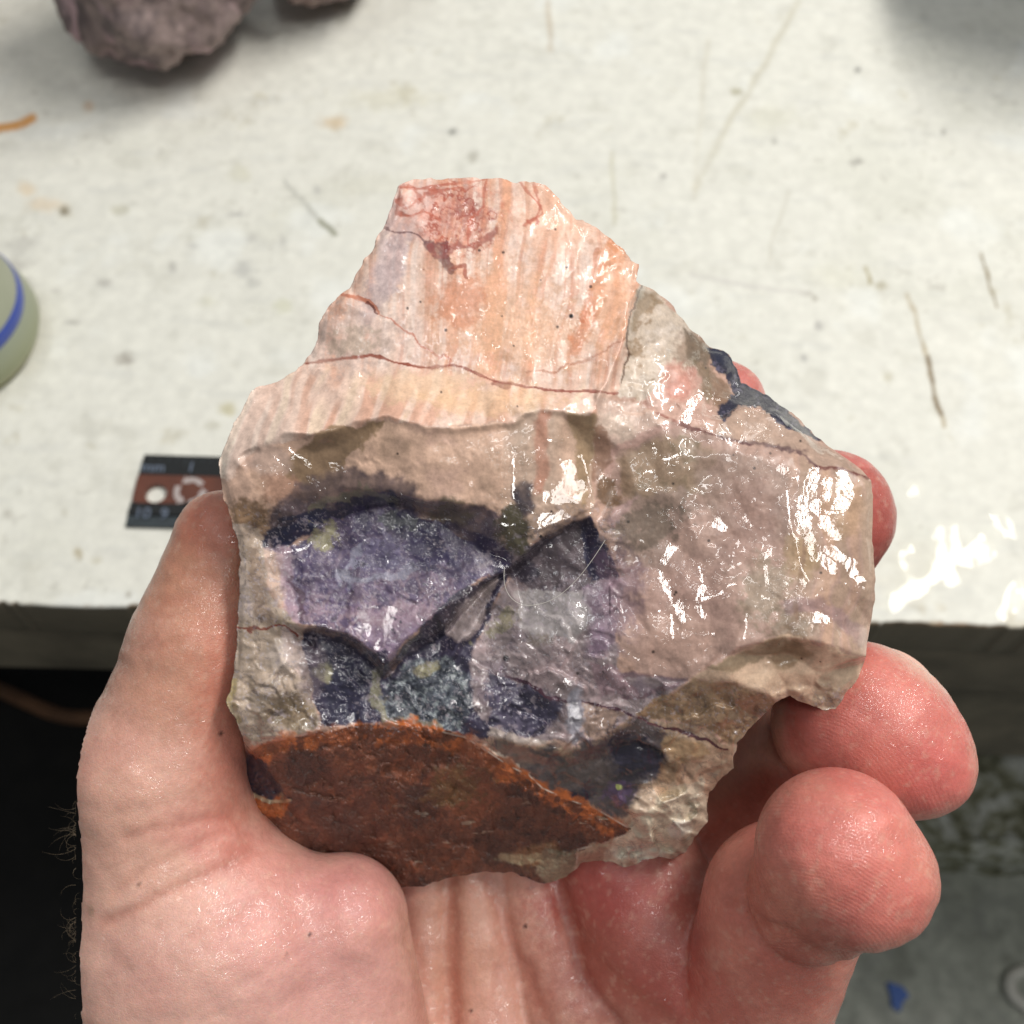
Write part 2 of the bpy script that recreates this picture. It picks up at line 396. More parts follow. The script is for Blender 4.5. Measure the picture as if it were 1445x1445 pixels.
bench()

def ground():
    m, N, L, B = mat('concrete_floor'); nt = m.node_tree
    n1 = noise(nt, 9, 6, .65); n2 = noise(nt, 60, 6, .7); n3 = noise(nt, 24, 3, .6, dist=1.2)
    r = ramp(nt, n1.outputs['Fac'], [(.3, tuple(lin((140, 142, 130)))), (.55, tuple(lin((174, 177, 165)))), (.75, tuple(lin((198, 198, 186))))])
    r2 = ramp(nt, n2.outputs['Fac'], [(.3, (.6,)*3), (.7, (1.25,)*3)])
    c = mixrgb(nt, 'MULTIPLY', 1, r.outputs[0], r2.outputs[0])
    r3 = ramp(nt, n3.outputs['Fac'], [(.55, (0,)*3), (.7, (1,)*3)])
    c = mixrgb(nt, 'MIX', math_n(nt, 'MULTIPLY', r3.outputs[0], .5), c, tuple(lin((150, 152, 146))))
    L.new(c, B.inputs['Base Color']); B.inputs['Roughness'].default_value = .8
    L.new(bump(nt, n2.outputs['Fac'], .003), B.inputs['Normal'])
    v = [(-3, -3, 0), (3, -3, 0), (3, 3, 0), (-3, 3, 0)]
    tag(new_mesh_obj('floor', v, [(0, 1, 2, 3)], m, None, False), kind='structure')
    # dark sheet on the left in place of the shaded floor
    mm = simple('floor_shade_black', (22, 21, 19), .85, 50, .4)
    a = on_plane(1150, 1250, 0.012)
    v, f = box(-1.2, a[0]-.02, -1.0, .7, 0, .012); o = new_mesh_obj('floor_shade_sheet', v, f, mm, None, False); bevel(o, .004)
    tag(o, 'black sheet standing in for the shaded floor below the bench on the left', 'shade sheet')
    # low rough concrete kerb block on the right
    A = on_plane(1200, 1240, 0.0); Bp = on_plane(1460, 1232, 0.0)
    y0 = (A[1]+Bp[1])/2
    nx, nz, ny = 160, 30, 40
    X, Y = np.meshgrid(np.linspace(A[0]-.12, A[0]+.55, nx), np.linspace(0, 1, ny+nz))
    yy = np.where(Y*(ny+nz-1) < nz, 0, (Y*(ny+nz-1)-nz+1)/ny*.22); zz = np.where(Y*(ny+nz-1) < nz, Y*(ny+nz-1)/nz*.10, .10)
    mmx, mmy = X.ravel()*1000, (yy+zz).ravel()*1000
    d = fbm(mmx, mmy, 50, 5, 60, .6)*.006; e = (yy.ravel() < .01)
    P = np.stack([X.ravel(), y0+yy.ravel()+np.where(e, -d, 0)+(zz.ravel()/.1)**3*.01*(yy.ravel() < .001), zz.ravel()+np.where(e, 0, d)*(1-.0*d)], 1)
    P[:nx, 2] = -.005
    i = np.arange((nx-1)*(ny+nz-1)); a0 = (i//(nx-1))*nx+i % (nx-1); F = np.stack([a0, a0+1, a0+nx+1, a0+nx], 1)
    n = len(P); ring = list(range(nx*(ny+nz-1), n)); low = P[ring].copy(); low[:, 2] = 0
    mk, N, L, B = mat('mottled_concrete'); nt = mk.node_tree
    n1 = noise(nt, 45, 6, .7, dist=.5); n2 = noise(nt, 180, 5, .7)
    r = ramp(nt, n1.outputs['Fac'], [(.38, tuple(lin((92, 90, 62)))), (.48, tuple(lin((150, 150, 126)))), (.60, tuple(lin((206, 208, 198))))])
    r2 = ramp(nt, n2.outputs['Fac'], [(.3, (.65,)*3), (.7, (1.2,)*3)])
    L.new(mixrgb(nt, 'MULTIPLY', 1, r.outputs[0], r2.outputs[0]), B.inputs['Base Color']); B.inputs['Roughness'].default_value = .85
    L.new(bump(nt, n1.outputs['Fac'], .004), B.inputs['Normal'])
    V2 = np.concatenate([P, low]); k = np.arange(nx-1)
    F = np.concatenate([F, np.stack([nx*(ny+nz-1)+k, nx*(ny+nz-1)+k+1, n+k+1, n+k], 1)])
    o = new_mesh_obj('concrete_kerb', V2, F, mk)
    tag(o, 'rough mottled grey concrete kerb on the floor behind the fingers', 'kerb')
    # dark timber rail above the kerb (under the bench)
    q = on_plane(1300, 1060, .30)
    v, f = box(.02, .92, q[1]-.0, q[1]+.12, .21, .30)
    wood = simple('grey_timber', (74, 69, 60), .8, 25, .35)
    # cable on the dark sheet
    pts = [on_plane(u, v, .02) for u, v in ((-60, 950), (0, 972), (60, 1003), (110, 1018), (160, 1008), (230, 1020))]
    cu = bpy.data.curves.new('cable', 'CURVE'); cu.dimensions = '3D'; sp = cu.splines.new('NURBS'); sp.points.add(len(pts)-1)
    for s_, q in zip(sp.points, pts): s_.co = (*q, 1)
    sp.use_endpoint_u = True; sp.order_u = 4; cu.bevel_depth = .007; cu.bevel_resolution = 4
    cu.materials.append(simple('brown_cable', (120, 84, 56), .6, 30, .3))
    o = bpy.data.objects.new('cable', cu); COL.objects.link(o); tag(o, 'brown cable lying on the dark floor under the bench', 'cable')
    # litter: blue chip and bent white strip
    q = on_plane(1266, 1405, .004)
    bl = simple('blue_plastic', (40, 90, 170), .4, 80, .1)
    th = np.linspace(0, 2*np.pi, 9)[:-1]; rr = .008*(1+.35*np.sin(th*3+1))
    vv = [(q[0]+r_*math.cos(t_), q[1]+r_*1.4*math.sin(t_), z) for z in (.001, .006) for t_, r_ in zip(th, rr)]
    ff = [tuple(range(8))[::-1], tuple(range(8, 16))]+[(i_, (i_+1) % 8, 8+(i_+1) % 8, 8+i_) for i_ in range(8)]
    tag(new_mesh_obj('plastic_chip', vv, ff, bl, None, False), 'small bright blue plastic chip on the concrete floor', 'litter')
    pts = [on_plane(u, v, .008) for u, v in ((1452, 1368), (1428, 1372), (1420, 1390), (1432, 1412), (1456, 1424))]
    cu = bpy.data.curves.new('hose_offcut', 'CURVE'); cu.dimensions = '3D'; sp = cu.splines.new('NURBS'); sp.points.add(len(pts)-1)
    for s_, q in zip(sp.points, pts): s_.co = (*q, 1)
    sp.use_endpoint_u = True; cu.bevel_depth = .0055; cu.bevel_resolution = 3
    cu.materials.append(simple('white_hose', (200, 198, 188), .5, 40, .1))
    o = bpy.data.objects.new('hose_offcut', cu); COL.objects.link(o); tag(o, 'curled white offcut of tube on the floor at the right edge', 'offcut')
ground()

# ------------------------------------------------------------------ the stone
OUT = [(563,261,-13),(583,254,-14),(600,253,-14),(640,252,-14),(662,250,-14),(685,252,-14),(706,252,-14),(730,257,-14),(752,258,-14),(768,262,-14),(790,283,-13),(812,310,-13),(822,311,-15),
 (832,317,-14),(852,328,-13),(866,342,-12),(880,355,-12),(892,366,-11),(902,373,-11),(899,398,-10),(912,405,-13),(925,412,-14),(948,430,-15),(965,452,-15),(978,466,-16),(990,478,-16),
 (1001,491,-18),(1020,494,-20),(1030,500,-20),(1040,520,-20),(1046,540,-19),(1062,548,-18),(1080,557,-17),(1105,572,-16),(1128,592,-15),(1150,615,-12),(1168,629,-9),(1200,650,-7),(1215,662,-6),
 (1229,678,-5),(1232,700,-5),(1231,760,-5),(1235,815,-5),(1234,850,-6),(1228,882,-8),(1221,930,-7),(1212,955,-7),(1203,968,-7),(1180,1000,-8),(1165,1001,-8),(1148,999,-7),(1115,982,-7),(1094,991,-7),
 (1074,1011,-10),(1055,1030,-10),(1041,1048,-11),(1034,1082,-13),(1015,1104,-15),(999,1121,-17),(998,1160,-20),(974,1190,-23),(965,1205,-25),(949,1212,-26),(908,1210,-26),(895,1222,-28),(879,1223,-28),(850,1214,-29),(820,1218,-30),
 (800,1238,-32),(775,1247,-33),(750,1243,-33),(723,1231,-33),(700,1233,-34),(673,1231,-34),(630,1240,-35),(596,1250,-35),(540,1255,-36),(470,1250,-36),(400,1228,-34),(362,1190,-31),(345,1150,-28),(344,1121,-26),(348,1068,-22),
 (341,1036,-11),(331,1011,-10),(324,998,-10),(321,990,-10),(327,961,-10),(333,920,-10),(335,866,-10),(338,804,-9),(336,762,-8),(329,741,-7),(317,704,-6),(310,675,-6),(310,656,-6),(314,636,-6.5),(321,618,-7),(330,598,-8),(341,580,-9),
 (350,560,-9.5),(362,548,-10),(390,538,-10),(405,530,-10),(418,524,-10),(428,513,-11),(438,500,-11.5),(449,479,-12),(450,460,-12),(456,445,-12),(473,424,-12.5),(480,414,-13),(494,406,-13),(502,388,-13),(514,368,-13),(528,345,-13),(542,320,-13),(550,300,-13),(556,282,-13)]
LINES = [
 # ledge crest and its foot
 [(330,645,-4.6),(362,628,-3.2),(397,610,-2),(449,609,-1),(494,593,-.2),(542,588,.3),(601,600,.6),(681,600,.6),(725,594,.4),(736,583,.3),(765,577,.2),(795,577,0),(803,583,0),(842,583,-.6)],
 [(372,640,-3.5),(400,632,-3.3),(438,638,-3.8),(475,628,-3.1),(510,608,-1.4),(548,597,-.2),(601,608,.1),(681,608,0),(727,602,-.2),(741,590,-.4),(765,584,-.2),(795,588,-.8),(812,602,-2.2),(836,608,-2.6)],
 # crack right of the ledge
 [(842,583,-.8),(845,560,-1),(868,520,-3),(884,470,-5),(890,430,-7.5),(902,400,-9.5)],
 [(848,590,-2.6),(853,563,-3.2),(875,522,-5.2),(890,472,-7.4),(896,432,-9.6)],
 [(836,640,-4.6),(834,690,-4.6),(838,730,-4.4)],
 # basin rim below the face
 [(375,700,-5.4),(420,695,-5.6),(480,685,-4.8),(545,698,-2.8),(620,708,-1.5),(690,714,-1.3),(738,712,-1.8),(800,700,-2.4),(822,712,-2.6)],
 [(372,772,-9.4),(410,768,-9.8),(455,750,-9.8),(500,720,-9),(560,712,-8.6),(620,735,-8.4),(660,765,-8.2),(700,790,-7.6),(718,796,-7.0)],
 # purple slab: left edge, lower edge
 [(378,775,-9.6),(372,820,-9),(395,850,-8.4),(408,880,-7.2),(440,882,-6.4),(480,890,-5.8),(520,915,-5.4),(538,940,-4.8),(575,900,-5.2),(610,868,-5.8),(640,850,-6.2),(675,815,-6.8),(690,808,-7.4)],
 [(425,893,-10.6),(478,902,-11.2),(512,925,-11.4),(538,955,-10.8),(590,917,-10.6),(622,900,-10.8),(650,868,-10.6),(685,830,-10.8),(712,812,-10.8)],
 # recessed grey slab under the mid ledge
 [(718,800,-6.8),(738,783,-5.2),(760,762,-3.9),(785,744,-3.5),(810,735,-3.4),(834,731,-3.8),(845,748,-4.6),(853,775,-5.2),(868,805,-5.8),(884,812,-5.6)],
 [(722,812,-10.8),(745,795,-9.4),(768,775,-8.0),(790,757,-7.6),(812,748,-7.4),(828,747,-7.2),(832,785,-7.0),(838,812,-6.6),(862,818,-6.2)],
 # thin lit sliver
 [(624,893,-7.9),(648,862,-7.5),(682,825,-7.3),(705,812,-7.2)],
 [(648,907,-8.5),(662,898,-8.3),(692,850,-7.9),(713,817,-7.8)],
 [(655,915,-10),(672,900,-9.8),(700,850,-9.4)],
 # right facets
 [(858,760,-4.4),(900,700,-3.6),(960,640,-2.9),(1040,640,-2.6),(1120,660,-2.2),(1210,690,-3.6)],
 [(848,665,-5),(870,690,-5.4),(880,640,-4.4),(930,600,-3.6),(990,590,-3.8)],
 [(1020,590,-4.4),(1060,572,-8),(1100,590,-7),(1160,640,-5.5),(1210,668,-5)],
 [(990,500,-15),(998,550,-11),(1020,588,-6.4),(1050,573,-9)],
 # bottom ridges
 [(830,1050,-8),(880,1020,-7),(930,985,-5.6),(978,957,-3.4),(1005,938,-2.2),(1040,918,-1.4),(1075,906,-.9),(1103,898,-.6),(1160,905,-1),(1221,928,-3.5)],
 [(978,957,-3.6),(1005,955,-2.8),(1040,961,-2.6),(1070,975,-3.2),(1094,989,-5.5)],
 [(1010,925,-3.0),(1060,925,-3.6),(1110,920,-4)],
 [(690,1042,-9),(740,1048,-9),(790,1058,-9),(830,1052,-8.2)],
 [(700,1062,-11),(750,1075,-12.4),(800,1085,-13),(860,1065,-12.4),(920,1030,-9),(960,1020,-7.6),(1010,1030,-8),(1038,1048,-9.6)],
 # rim of the rusty face
 [(352,1060,-14),(368,1050,-12.4),(398,1043,-11),(430,1036,-10),(465,1030,-9.6),(505,1024,-9.4),(560,1026,-9.4),(610,1030,-9.6),(655,1040,-10.2),(690,1062,-11.4),(720,1082,-13),(745,1092,-13.6),(765,1112,-15),(800,1128,-16.4),(840,1140,-17.6),(872,1160,-19),(895,1172,-20),(850,1190,-23.5),(800,1200,-26.5),(740,1215,-30)],
 # rust face left edge against the notch
 [(368,1072,-15),(388,1100,-18.4),(410,1134,-21.5),(430,1170,-26)],
 [(358,1072,-20),(380,1108,-24),(398,1132,-25.4),(372,1138,-25)],
 # left bulge and side column
 [(345,640,-5),(352,670,-4.6),(362,705,-5.6),(352,735,-7)],
 [(362,760,-9.2),(372,800,-9),(378,850,-9),(385,900,-9.2),(395,950,-9.6),(410,1000,-9.8)],
 [(352,1000,-9.4),(375,960,-8.4),(398,940,-8.4),(420,960,-10),(440,1000,-10.4)],
 # lower right chips
 [(895,1150,-16),(930,1128,-15),(950,1120,-15),(965,1150,-16.5),(930,1170,-19)],
 [(940,1165,-20),(970,1135,-18),(990,1125,-17.4)],
 # upper slab features
 [(470,425,-11.4),(490,420,-11),(530,440,-10),(600,490,-6.4)],
 [(428,514,-10.6),(500,506,-8),(560,508,-6.4),(615,520,-5.4),(680,535,-4.6),(760,552,-3.4),(840,556,-2.4)],
 [(560,262,-13.4),(600,330,-10.6),(660,400,-8.2),(700,470,-6.2)],
]
FREE = [(600,655,-.3),(700,655,-.2),(780,650,-.8),(500,650,-2.8),(560,650,-1.2),(760,680,-1.2),(650,285,-12.6),(740,330,-10.8),(800,400,-8.4),(820,480,-5.8),(700,560,-1.6),(560,560,-2.2),(470,560,-4.4),(400,580,-6),(372,575,-8),
 (480,790,-9),(540,780,-8.6),(600,800,-8.2),(520,850,-7.6),(460,860,-8),(640,800,-7.8),(570,860,-6.6),
 (470,940,-10.8),(480,1000,-10.2),(560,990,-10.2),(620,960,-9.8),(640,1000,-9.6),(720,1000,-8.6),(720,930,-8.2),(780,960,-7.0),(820,1010,-7.4),(800,880,-5.6),(740,860,-8),(870,950,-5),(920,900,-3.4),
 (900,830,-4.2),(940,760,-4.2),(960,700,-3.0),(1000,800,-2.4),(1080,780,-1.6),(1060,860,-1.4),(1130,760,-1.3),(1130,850,-1.0),(1195,740,-2.4),(1195,830,-2.6),(1190,890,-3.4),(1090,700,-1.8),
 (1160,950,-4.4),(1100,950,-4.2),(1190,970,-6.4),(1130,980,-5.8),(930,640,-3.8),(900,610,-4.2),(930,480,-10),(960,520,-8.6),(940,560,-6),(910,540,-5.6),(1010,560,-9.5),(980,560,-7.4),
 (1030,1000,-6),(960,985,-5.6),(900,1110,-14),(960,1080,-12.4),(1000,1080,-12.8),(850,1110,-14.6),(800,1100,-14.2),(910,1195,-23.5),(950,1190,-22),(870,1205,-26),
 (600,1120,-20),(500,1100,-17),(700,1140,-21),(620,1180,-27),(500,1180,-27),(420,1080,-15.4),(760,1160,-22),(350,950,-10),(355,860,-10),(1232,800,-5)]

def interp_heights(gu, gv):
    pts, hs, edges = [], [], []
    for u, v, w in OUT: pts.append((u, v)); hs.append(w)
    n = len(OUT); edges += [(i, (i+1) % n) for i in range(n)]
    for ln in LINES:
        k = len(pts)
        for u, v, w in ln: pts.append((u, v)); hs.append(w)
        edges += [(k+i, k+i+1) for i in range(len(ln)-1)]
    for u, v, w in FREE: pts.append((u, v)); hs.append(w)
    # far frame so that warped samples beyond the outline stay defined
    cu, cv = 780, 740
    for u, v, w in OUT[::3]: pts.append((cu+(u-cu)*1.12, cv+(v-cv)*1.12)); hs.append(w)
    r = delaunay_2d_cdt([Vector(p) for p in pts], edges, [], 0, .5)
    vo, tri, orig = r[0], r[2], r[3]
    P0 = np.array(pts); H0 = np.array(hs); H = []
    for v, og in zip(vo, orig):
        if og: H.append(np.mean([hs[i] for i in og]))
        else:
            d = np.hypot(*(P0-np.array(v)).T); i = np.argsort(d)[:3]; ww = 1/(d[i]+1); H.append((H0[i]*ww).sum()/ww.sum())
    vo = np.array([tuple(v) for v in vo]); H = np.array(H)
    res = np.full(gu.shape, np.nan, np.float32)
    u0, v0 = gu.min(), gv.min()
    # bin sample points by bucket for speed
    B = 24; bi = ((gu-u0)//B).astype(int); bj = ((gv-v0)//B).astype(int); nb = bi.max()+1
    key = bj*nb+bi; order = np.argsort(key, kind='stable'); ks = key[order]
    for t in tri:
        a, b, c = vo[t[0]], vo[t[1]], vo[t[2]]
        i0, i1 = int((min(a[0], b[0], c[0])-u0)//B), int((max(a[0], b[0], c[0])-u0)//B)
        j0, j1 = int((min(a[1], b[1], c[1])-v0)//B), int((max(a[1], b[1], c[1])-v0)//B)
        idx = []
        for j in range(max(j0, 0), j1+1):
            s0 = np.searchsorted(ks, j*nb+max(i0, 0)); s1 = np.searchsorted(ks, j*nb+min(i1, nb-1), side='right')
            if s1 > s0: idx.append(order[s0:s1])
        if not idx: continue
        idx = np.concatenate(idx); x, y = gu[idx], gv[idx]
        den = (b[1]-c[1])*(a[0]-c[0])+(c[0]-b[0])*(a[1]-c[1])
        if abs(den) < 1e-9: continue
        l1 = ((b[1]-c[1])*(x-c[0])+(c[0]-b[0])*(y-c[1]))/den; l2 = ((c[1]-a[1])*(x-c[0])+(a[0]-c[0])*(y-c[1]))/den; l3 = 1-l1-l2
        ok = (l1 > -1e-6) & (l2 > -1e-6) & (l3 > -1e-6)
        res[idx[ok]] = l1[ok]*H[t[0]]+l2[ok]*H[t[1]]+l3[ok]*H[t[2]]
    res[np.isnan(res)] = -15
    return res

CRUST = [(344,1075),(352,1062),(368,1052),(398,1045),(430,1037),(465,1031),(505,1025),(560,1027),(610,1031),(655,1041),(690,1063),(720,1083),(745,1094),(765,1113),(800,1129),(840,1142),(872,1161),(893,1173),(860,1186),(815,1198),(812,1222),(800,1262),(300,1280),(300,1100)]
NOTCH = [(340,1040),(362,1070),(386,1104),(412,1134),(380,1137),(350,1130),(330,1120)]

def paint_stone(U, V):
    p = Paint(U, V, (196, 160, 142), 6); p.sf = .6
    poly, blob, st, mix = p.poly, p.blob, p.stroke, p.mix
    # upper slab, vertically banded
    up = poly([(300,600),(540,230),(800,230),(920,380),(892,430),(875,540),(845,590),(730,596),(600,604),(540,590),(450,612),(360,632),(320,680),(290,660)], (230,198,180), 1, 3)
    t = U + .10*(V-430) + fbm(U, V, 120, 3, 31)*14 + fbm(U, V, 20, 3, 39)*2
    tl = U + .33*(V-560) + fbm(U, V, 90, 3, 31)*10
    b1 = vn(t/9.0, t*0+3, 32)*.5+vn(t/23.0, V/260, 33)*.5; b2 = vn(t/3.6, V/120+5, 34); b3 = vn(tl/11, tl*0+V/160, 35)
    low = sstep(500, 540, V-.06*(U-430)); rgt = sstep(560, 800, U)
    mix((224,160,124), up*sstep(.45, .72, b1)*(.5+.45*rgt)*(1-low))
    mix((238,212,200), up*sstep(.55, .9, 1-b1)*(.65)*(1-low))
    mix((210,150,124), up*sstep(.6, .85, b2)*.55*(1-low)*(.3+.7*rgt))
    mix((212,164,140), up*sstep(.48, .72, b3)*.85*low)
    mix((240,214,186), up*sstep(.5, .85, 1-b3)*.7*low)
    mix((242,222,208), up*(1-sstep(330, 470, U))*.6)
    b4 = vn((U+.10*V+fbm(U, V, 160, 2, 31)*14)/2.6, V/220+1, 171); b5 = vn((U+.10*V+fbm(U, V, 160, 2, 31)*14)/6.5, V/300+8, 172)
    mix((206,150,126), up*sstep(.62,.8,b4)*.45*(1-low)); mix((244,226,214), up*sstep(.62,.85,b5)*.5*(1-low)); mix((196,136,112), up*sstep(.66,.86,1-b5)*.45*(1-low)*(.4+.6*rgt))
    blob(700,440,90,70,(228,176,140),.5,0,.8,.6); blob(760,470,100,50,(230,182,146),.4,0,.8,.6); blob(650,420,34,40,(216,140,106),.6,0,.7,.6)
    blob(600,545,80,22,(240,206,172),.6,0,.7,.5); blob(690,565,90,22,(232,190,150),.6,0,.7,.5)
    blob(790,300,60,50,(226,178,150),.7,0,.8,.5); blob(590,300,50,40,(224,182,174),.6,0,.7)
    st([(864,340),(850,380),(842,430),(822,470),(812,500)],16,(206,126,84),.85,.7,.5); st([(840,350),(836,400),(826,450)],6,(200,116,76),.7)
    blob(870,400,26,80,(226,168,130),.6,5,.7,.4)
    blob(505,470,60,45,(210,184,172),.7,-40,.7,.6); blob(500,480,30,20,(190,170,150),.6,0,.7,.8)
    blob(550,370,22,50,(222,196,194),.6,20,.6); blob(540,400,16,60,(196,176,176),.5,25,.6)
    # red iron stains
    rs = fbm(U, V, 14, 4, 36, .7)
    k = blob(650,310,55,50,(196,104,74),.0,0,.6)
    r = np.sqrt(((U-650)/58)**2+((V-308)/52)**2); rv = np.abs(fbm(U+9, V, 26, 4, 131, .6)); mix((200,110,82), (1-sstep(.4,1.2,r+.6*rs))*.45); mix((170,76,52), (1-sstep(.02,.16,rv))*(1-sstep(.7,1.3,r))*.8)
    mix((140,56,50), (1-sstep(.3,1.2,np.sqrt(((U-660)/44)**2+((V-300)/44)**2)+.9*np.abs(rs)))*.6)
    st([(600,345),(618,352),(628,370),(634,382)],13,(96,34,42),.9,.4,.7); st([(606,348),(612,356)],10,(150,70,62),.8); st([(634,380),(655,372),(656,390)],5,(160,84,64),.8)
    st([(622,362),(640,350),(665,345),(700,330)],7,(150,70,60),.6,.7,.8)
    for q in [[(565,262),(590,268),(640,262),(686,252)],[(565,262),(562,300),(585,305),(600,296)],[(566,262),(582,264),(594,280),(575,292),(563,282)],[(686,255),(680,290),(662,310),(658,345)],
              [(735,258),(750,276),(763,290),(755,305),(742,314)],[(755,262),(765,300),(745,312)],[(600,275),(640,268),(672,262)],[(570,304),(600,300),(622,312)]]:
        st(q, 4, (184,98,76), .65, .7, .9, .5)
    st([(545,322),(575,328),(598,342)],2.5,(120,84,84),.8,.5,.3); st([(430,514),(470,508),(520,503),(560,512),(600,518),(640,516),(665,522)],4,(150,84,66),.85,.5,.6,.4)
    st([(480,416),(505,418),(525,428),(536,440)],4,(190,120,94),.8,.5,.6,.4); st([(520,428),(535,440)],3,(110,60,50),.8)
    st([(536,440),(560,460),(600,490),(618,500)],2.5,(196,126,104),.7); st([(618,502),(625,498),(636,510),(632,518)],4,(176,88,66),.7)
    st([(665,522),(700,538),(740,546),(800,552),(845,552),(880,555),(905,564),(930,582),(960,598)],3.6,(150,80,66),.9,.4,.5,.4)
    st([(700,540),(720,546)],6,(130,66,56),.8)
    st([(792,522),(830,510),(870,482),(890,470)],2.5,(170,110,86),.6); st([(740,526),(790,524),(830,508)],2.5,(176,116,90),.6)
    # whitish facet beyond the crack
    wf = poly([(896,400),(925,408),(992,476),(1000,500),(962,530),(930,552),(905,565),(872,555),(874,530),(884,480)],(206,188,170),1,3)
    mix((150,124,98), wf*sstep(.2,.8,p.n2+.4*p.n1)*.8); mix((224,208,194), wf*sstep(.2,.8,-p.n2)*.7)
    poly([(893,405),(925,410),(935,425),(905,445),(892,470)],(140,118,92),.7,5); st([(900,402),(888,440),(886,480),(876,540)],3,(110,84,70),.8)
    blob(985,500,30,34,(150,122,102),.7,35); poly([(966,465),(992,478),(1005,500),(985,520),(970,505)],(118,100,82),.85,4)
    # right pink zone and long vein
    poly([(905,566),(960,530),(985,510),(1002,560),(1010,588),(980,600),(950,590)],(206,168,152),.9,4); blob(955,540,24,26,(206,140,124),.7)
    poly([(845,560),(905,568),(950,595),(900,620),(870,640),(845,600)],(214,186,170),.9,4); blob(868,600,24,20,(220,196,178),.8)
    poly([(860,640),(900,605),(950,592),(1010,606),(980,625),(900,640),(870,690),(852,660)],(196,158,146),.8,6)
    pr = poly([(1018,592),(1050,575),(1100,588),(1170,636),(1228,680),(1200,668),(1110,640),(1010,612)],(180,152,134),.95,3)
    poly([(995,515),(1030,540),(1045,575),(1020,590),(1002,560)],(140,112,92),.95,4); poly([(975,505),(1000,520),(1004,570),(990,560)],(128,108,84),.8,5)
    st([(960,598),(1000,612),(1040,622),(1080,636),(1120,648),(1180,664),(1222,676)],6,(112,62,54),.95,.5,.5,.4)
    st([(1020,614),(1060,624),(1100,640),(1150,655)],12,(88,62,66),.7,.7,.6)
    # dark purple back layer, upper right
    pd = poly([(996,488),(1024,492),(1046,528),(1100,560),(1160,622),(1110,600),(1070,575),(1045,574),(1022,592),(1010,580),(1040,556),(1028,530),(1002,512)],(44,42,60),1,2.5)
    mix((96,90,110), pd*sstep(.3,.8,p.n3)*.7)  # pale flecks painted in as glints
    poly([(1003,492),(1022,494),(1036,518),(1030,522),(1008,508)],(38,40,62),1,2)
    # area below the ledge
    be = poly([(300,680),(320,680),(362,632),(450,614),(542,592),(601,603),(728,598),(738,586),(842,586),(838,730),(810,735),(760,760),(718,800),(620,735),(540,712),(450,745),(380,770),(340,780)],(222,184,160),1,3)
    mix((192,160,136), be*sstep(0,.9,p.n1)*.6); mix((196,160,146), be*sstep(.2,.9,-p.n1)*.5)
    s3 = vn((U+fbm(U,V,80,3,31)*8)/20.0, V/300, 37)
    mix((198,140,116), be*sstep(.5,.8,s3)*.5*sstep(700,760,U)); mix((176,158,142), be*sstep(.5,.8,1-s3)*.5*sstep(690,740,U))
    st([(768,590),(766,660),(758,690)],18,(196,132,108),.6,.8)
    poly([(795,580),(842,585),(838,640),(822,720),(812,700),(812,620)],(160,134,104),.85,6)
    poly([(390,660),(449,612),(540,592),(520,620),(490,650),(470,690),(420,690)],(142,116,88),.9,5,.3)  # olive-brown stone, with part of the ledge's cast shadow painted in
    blob(332,690,22,26,(204,170,150),.8); blob(380,650,30,24,(206,176,160),.8); blob(395,690,26,22,(176,132,110),.7)
    blob(350,725,30,24,(132,104,76),.9); blob(372,745,22,20,(118,94,68),.8)
    # dark olive to indigo band
    st([(395,735),(440,700),(490,680),(545,690),(570,705)],44,(98,82,84),.9,.6,.4)
    st([(560,712),(620,716),(670,728),(700,742),(735,722)],24,(96,80,86),.85,.6,.4)
    st([(640,740),(690,770),(725,790)],50,(110,98,104),.85,.5,.4); blob(640,722,28,22,(118,104,84),.8); blob(724,745,24,34,(92,86,66),.95,0,.4)
    st([(735,700),(742,712)],28,(74,66,72),.9,.6)
    st([(385,762),(420,740),(465,722),(510,712),(545,706)],34,(44,42,62),.97,.4,.3); st([(400,760),(430,740),(460,735)],26,(38,38,66),.9,.6)
    st([(440,712),(480,700),(520,695),(560,705)],9,(126,118,98),.7,.5,.8)
    # purple slab
    ps = poly([(378,776),(420,768),(470,735),(540,712),(620,738),(690,775),(722,800),(676,815),(640,850),(575,902),(538,945),(510,912),(470,892),(430,882),(405,860),(395,820)],(104,90,112),1,3)
    mix((150,128,138), ps*sstep(-.2,.8,p.n1+(V-820)/70)*.85); mix((66,56,92), ps*sstep(0,.7,p.n2+.5*p.n1)*.75); mix((84,72,112), ps*sstep(.1,.5,-p.n2+.3*p.n3)*.5); mix((160,148,158), ps*sstep(.3,.9,p.n3)*.4)
    poly([(372,778),(400,775),(402,840),(390,850),(376,830)],(206,176,158),.9,6); st([(402,775),(404,830),(412,872)],18,(176,148,158),.8,.6)
    st([(424,785),(428,815)],3,(84,70,110),.8); st([(408,815),(425,840),(425,870)],5,(88,64,78),.85,.5,.8)
    poly([(545,718),(580,716),(612,735),(640,790),(600,806),(572,760)],(58,50,84),.85,6,.5); st([(590,735),(620,770),(645,795)],14,(58,52,88),.7); st([(506,722),(512,748)],16,(66,58,88),.8,.6)
    st([(640,745),(680,770),(712,785),(716,800)],28,(54,46,76),.95,.5); st([(600,740),(640,765),(670,795)],18,(60,54,84),.6,.6)
    blob(545,785,40,24,(112,104,136),.7); st([(508,768),(496,790),(488,812)],8,(150,148,164),.6,.9,.9); st([(486,812),(520,820),(560,816),(582,806)],9,(150,148,164),.6,.9,.9)
    st([(535,722),(545,760),(570,790)],8,(140,130,158),.6,.7,.9); blob(458,760,21,16,(158,150,118),.9,-30,.5,.6); blob(560,735,22,14,(108,110,110),.8,0,.5,.8)
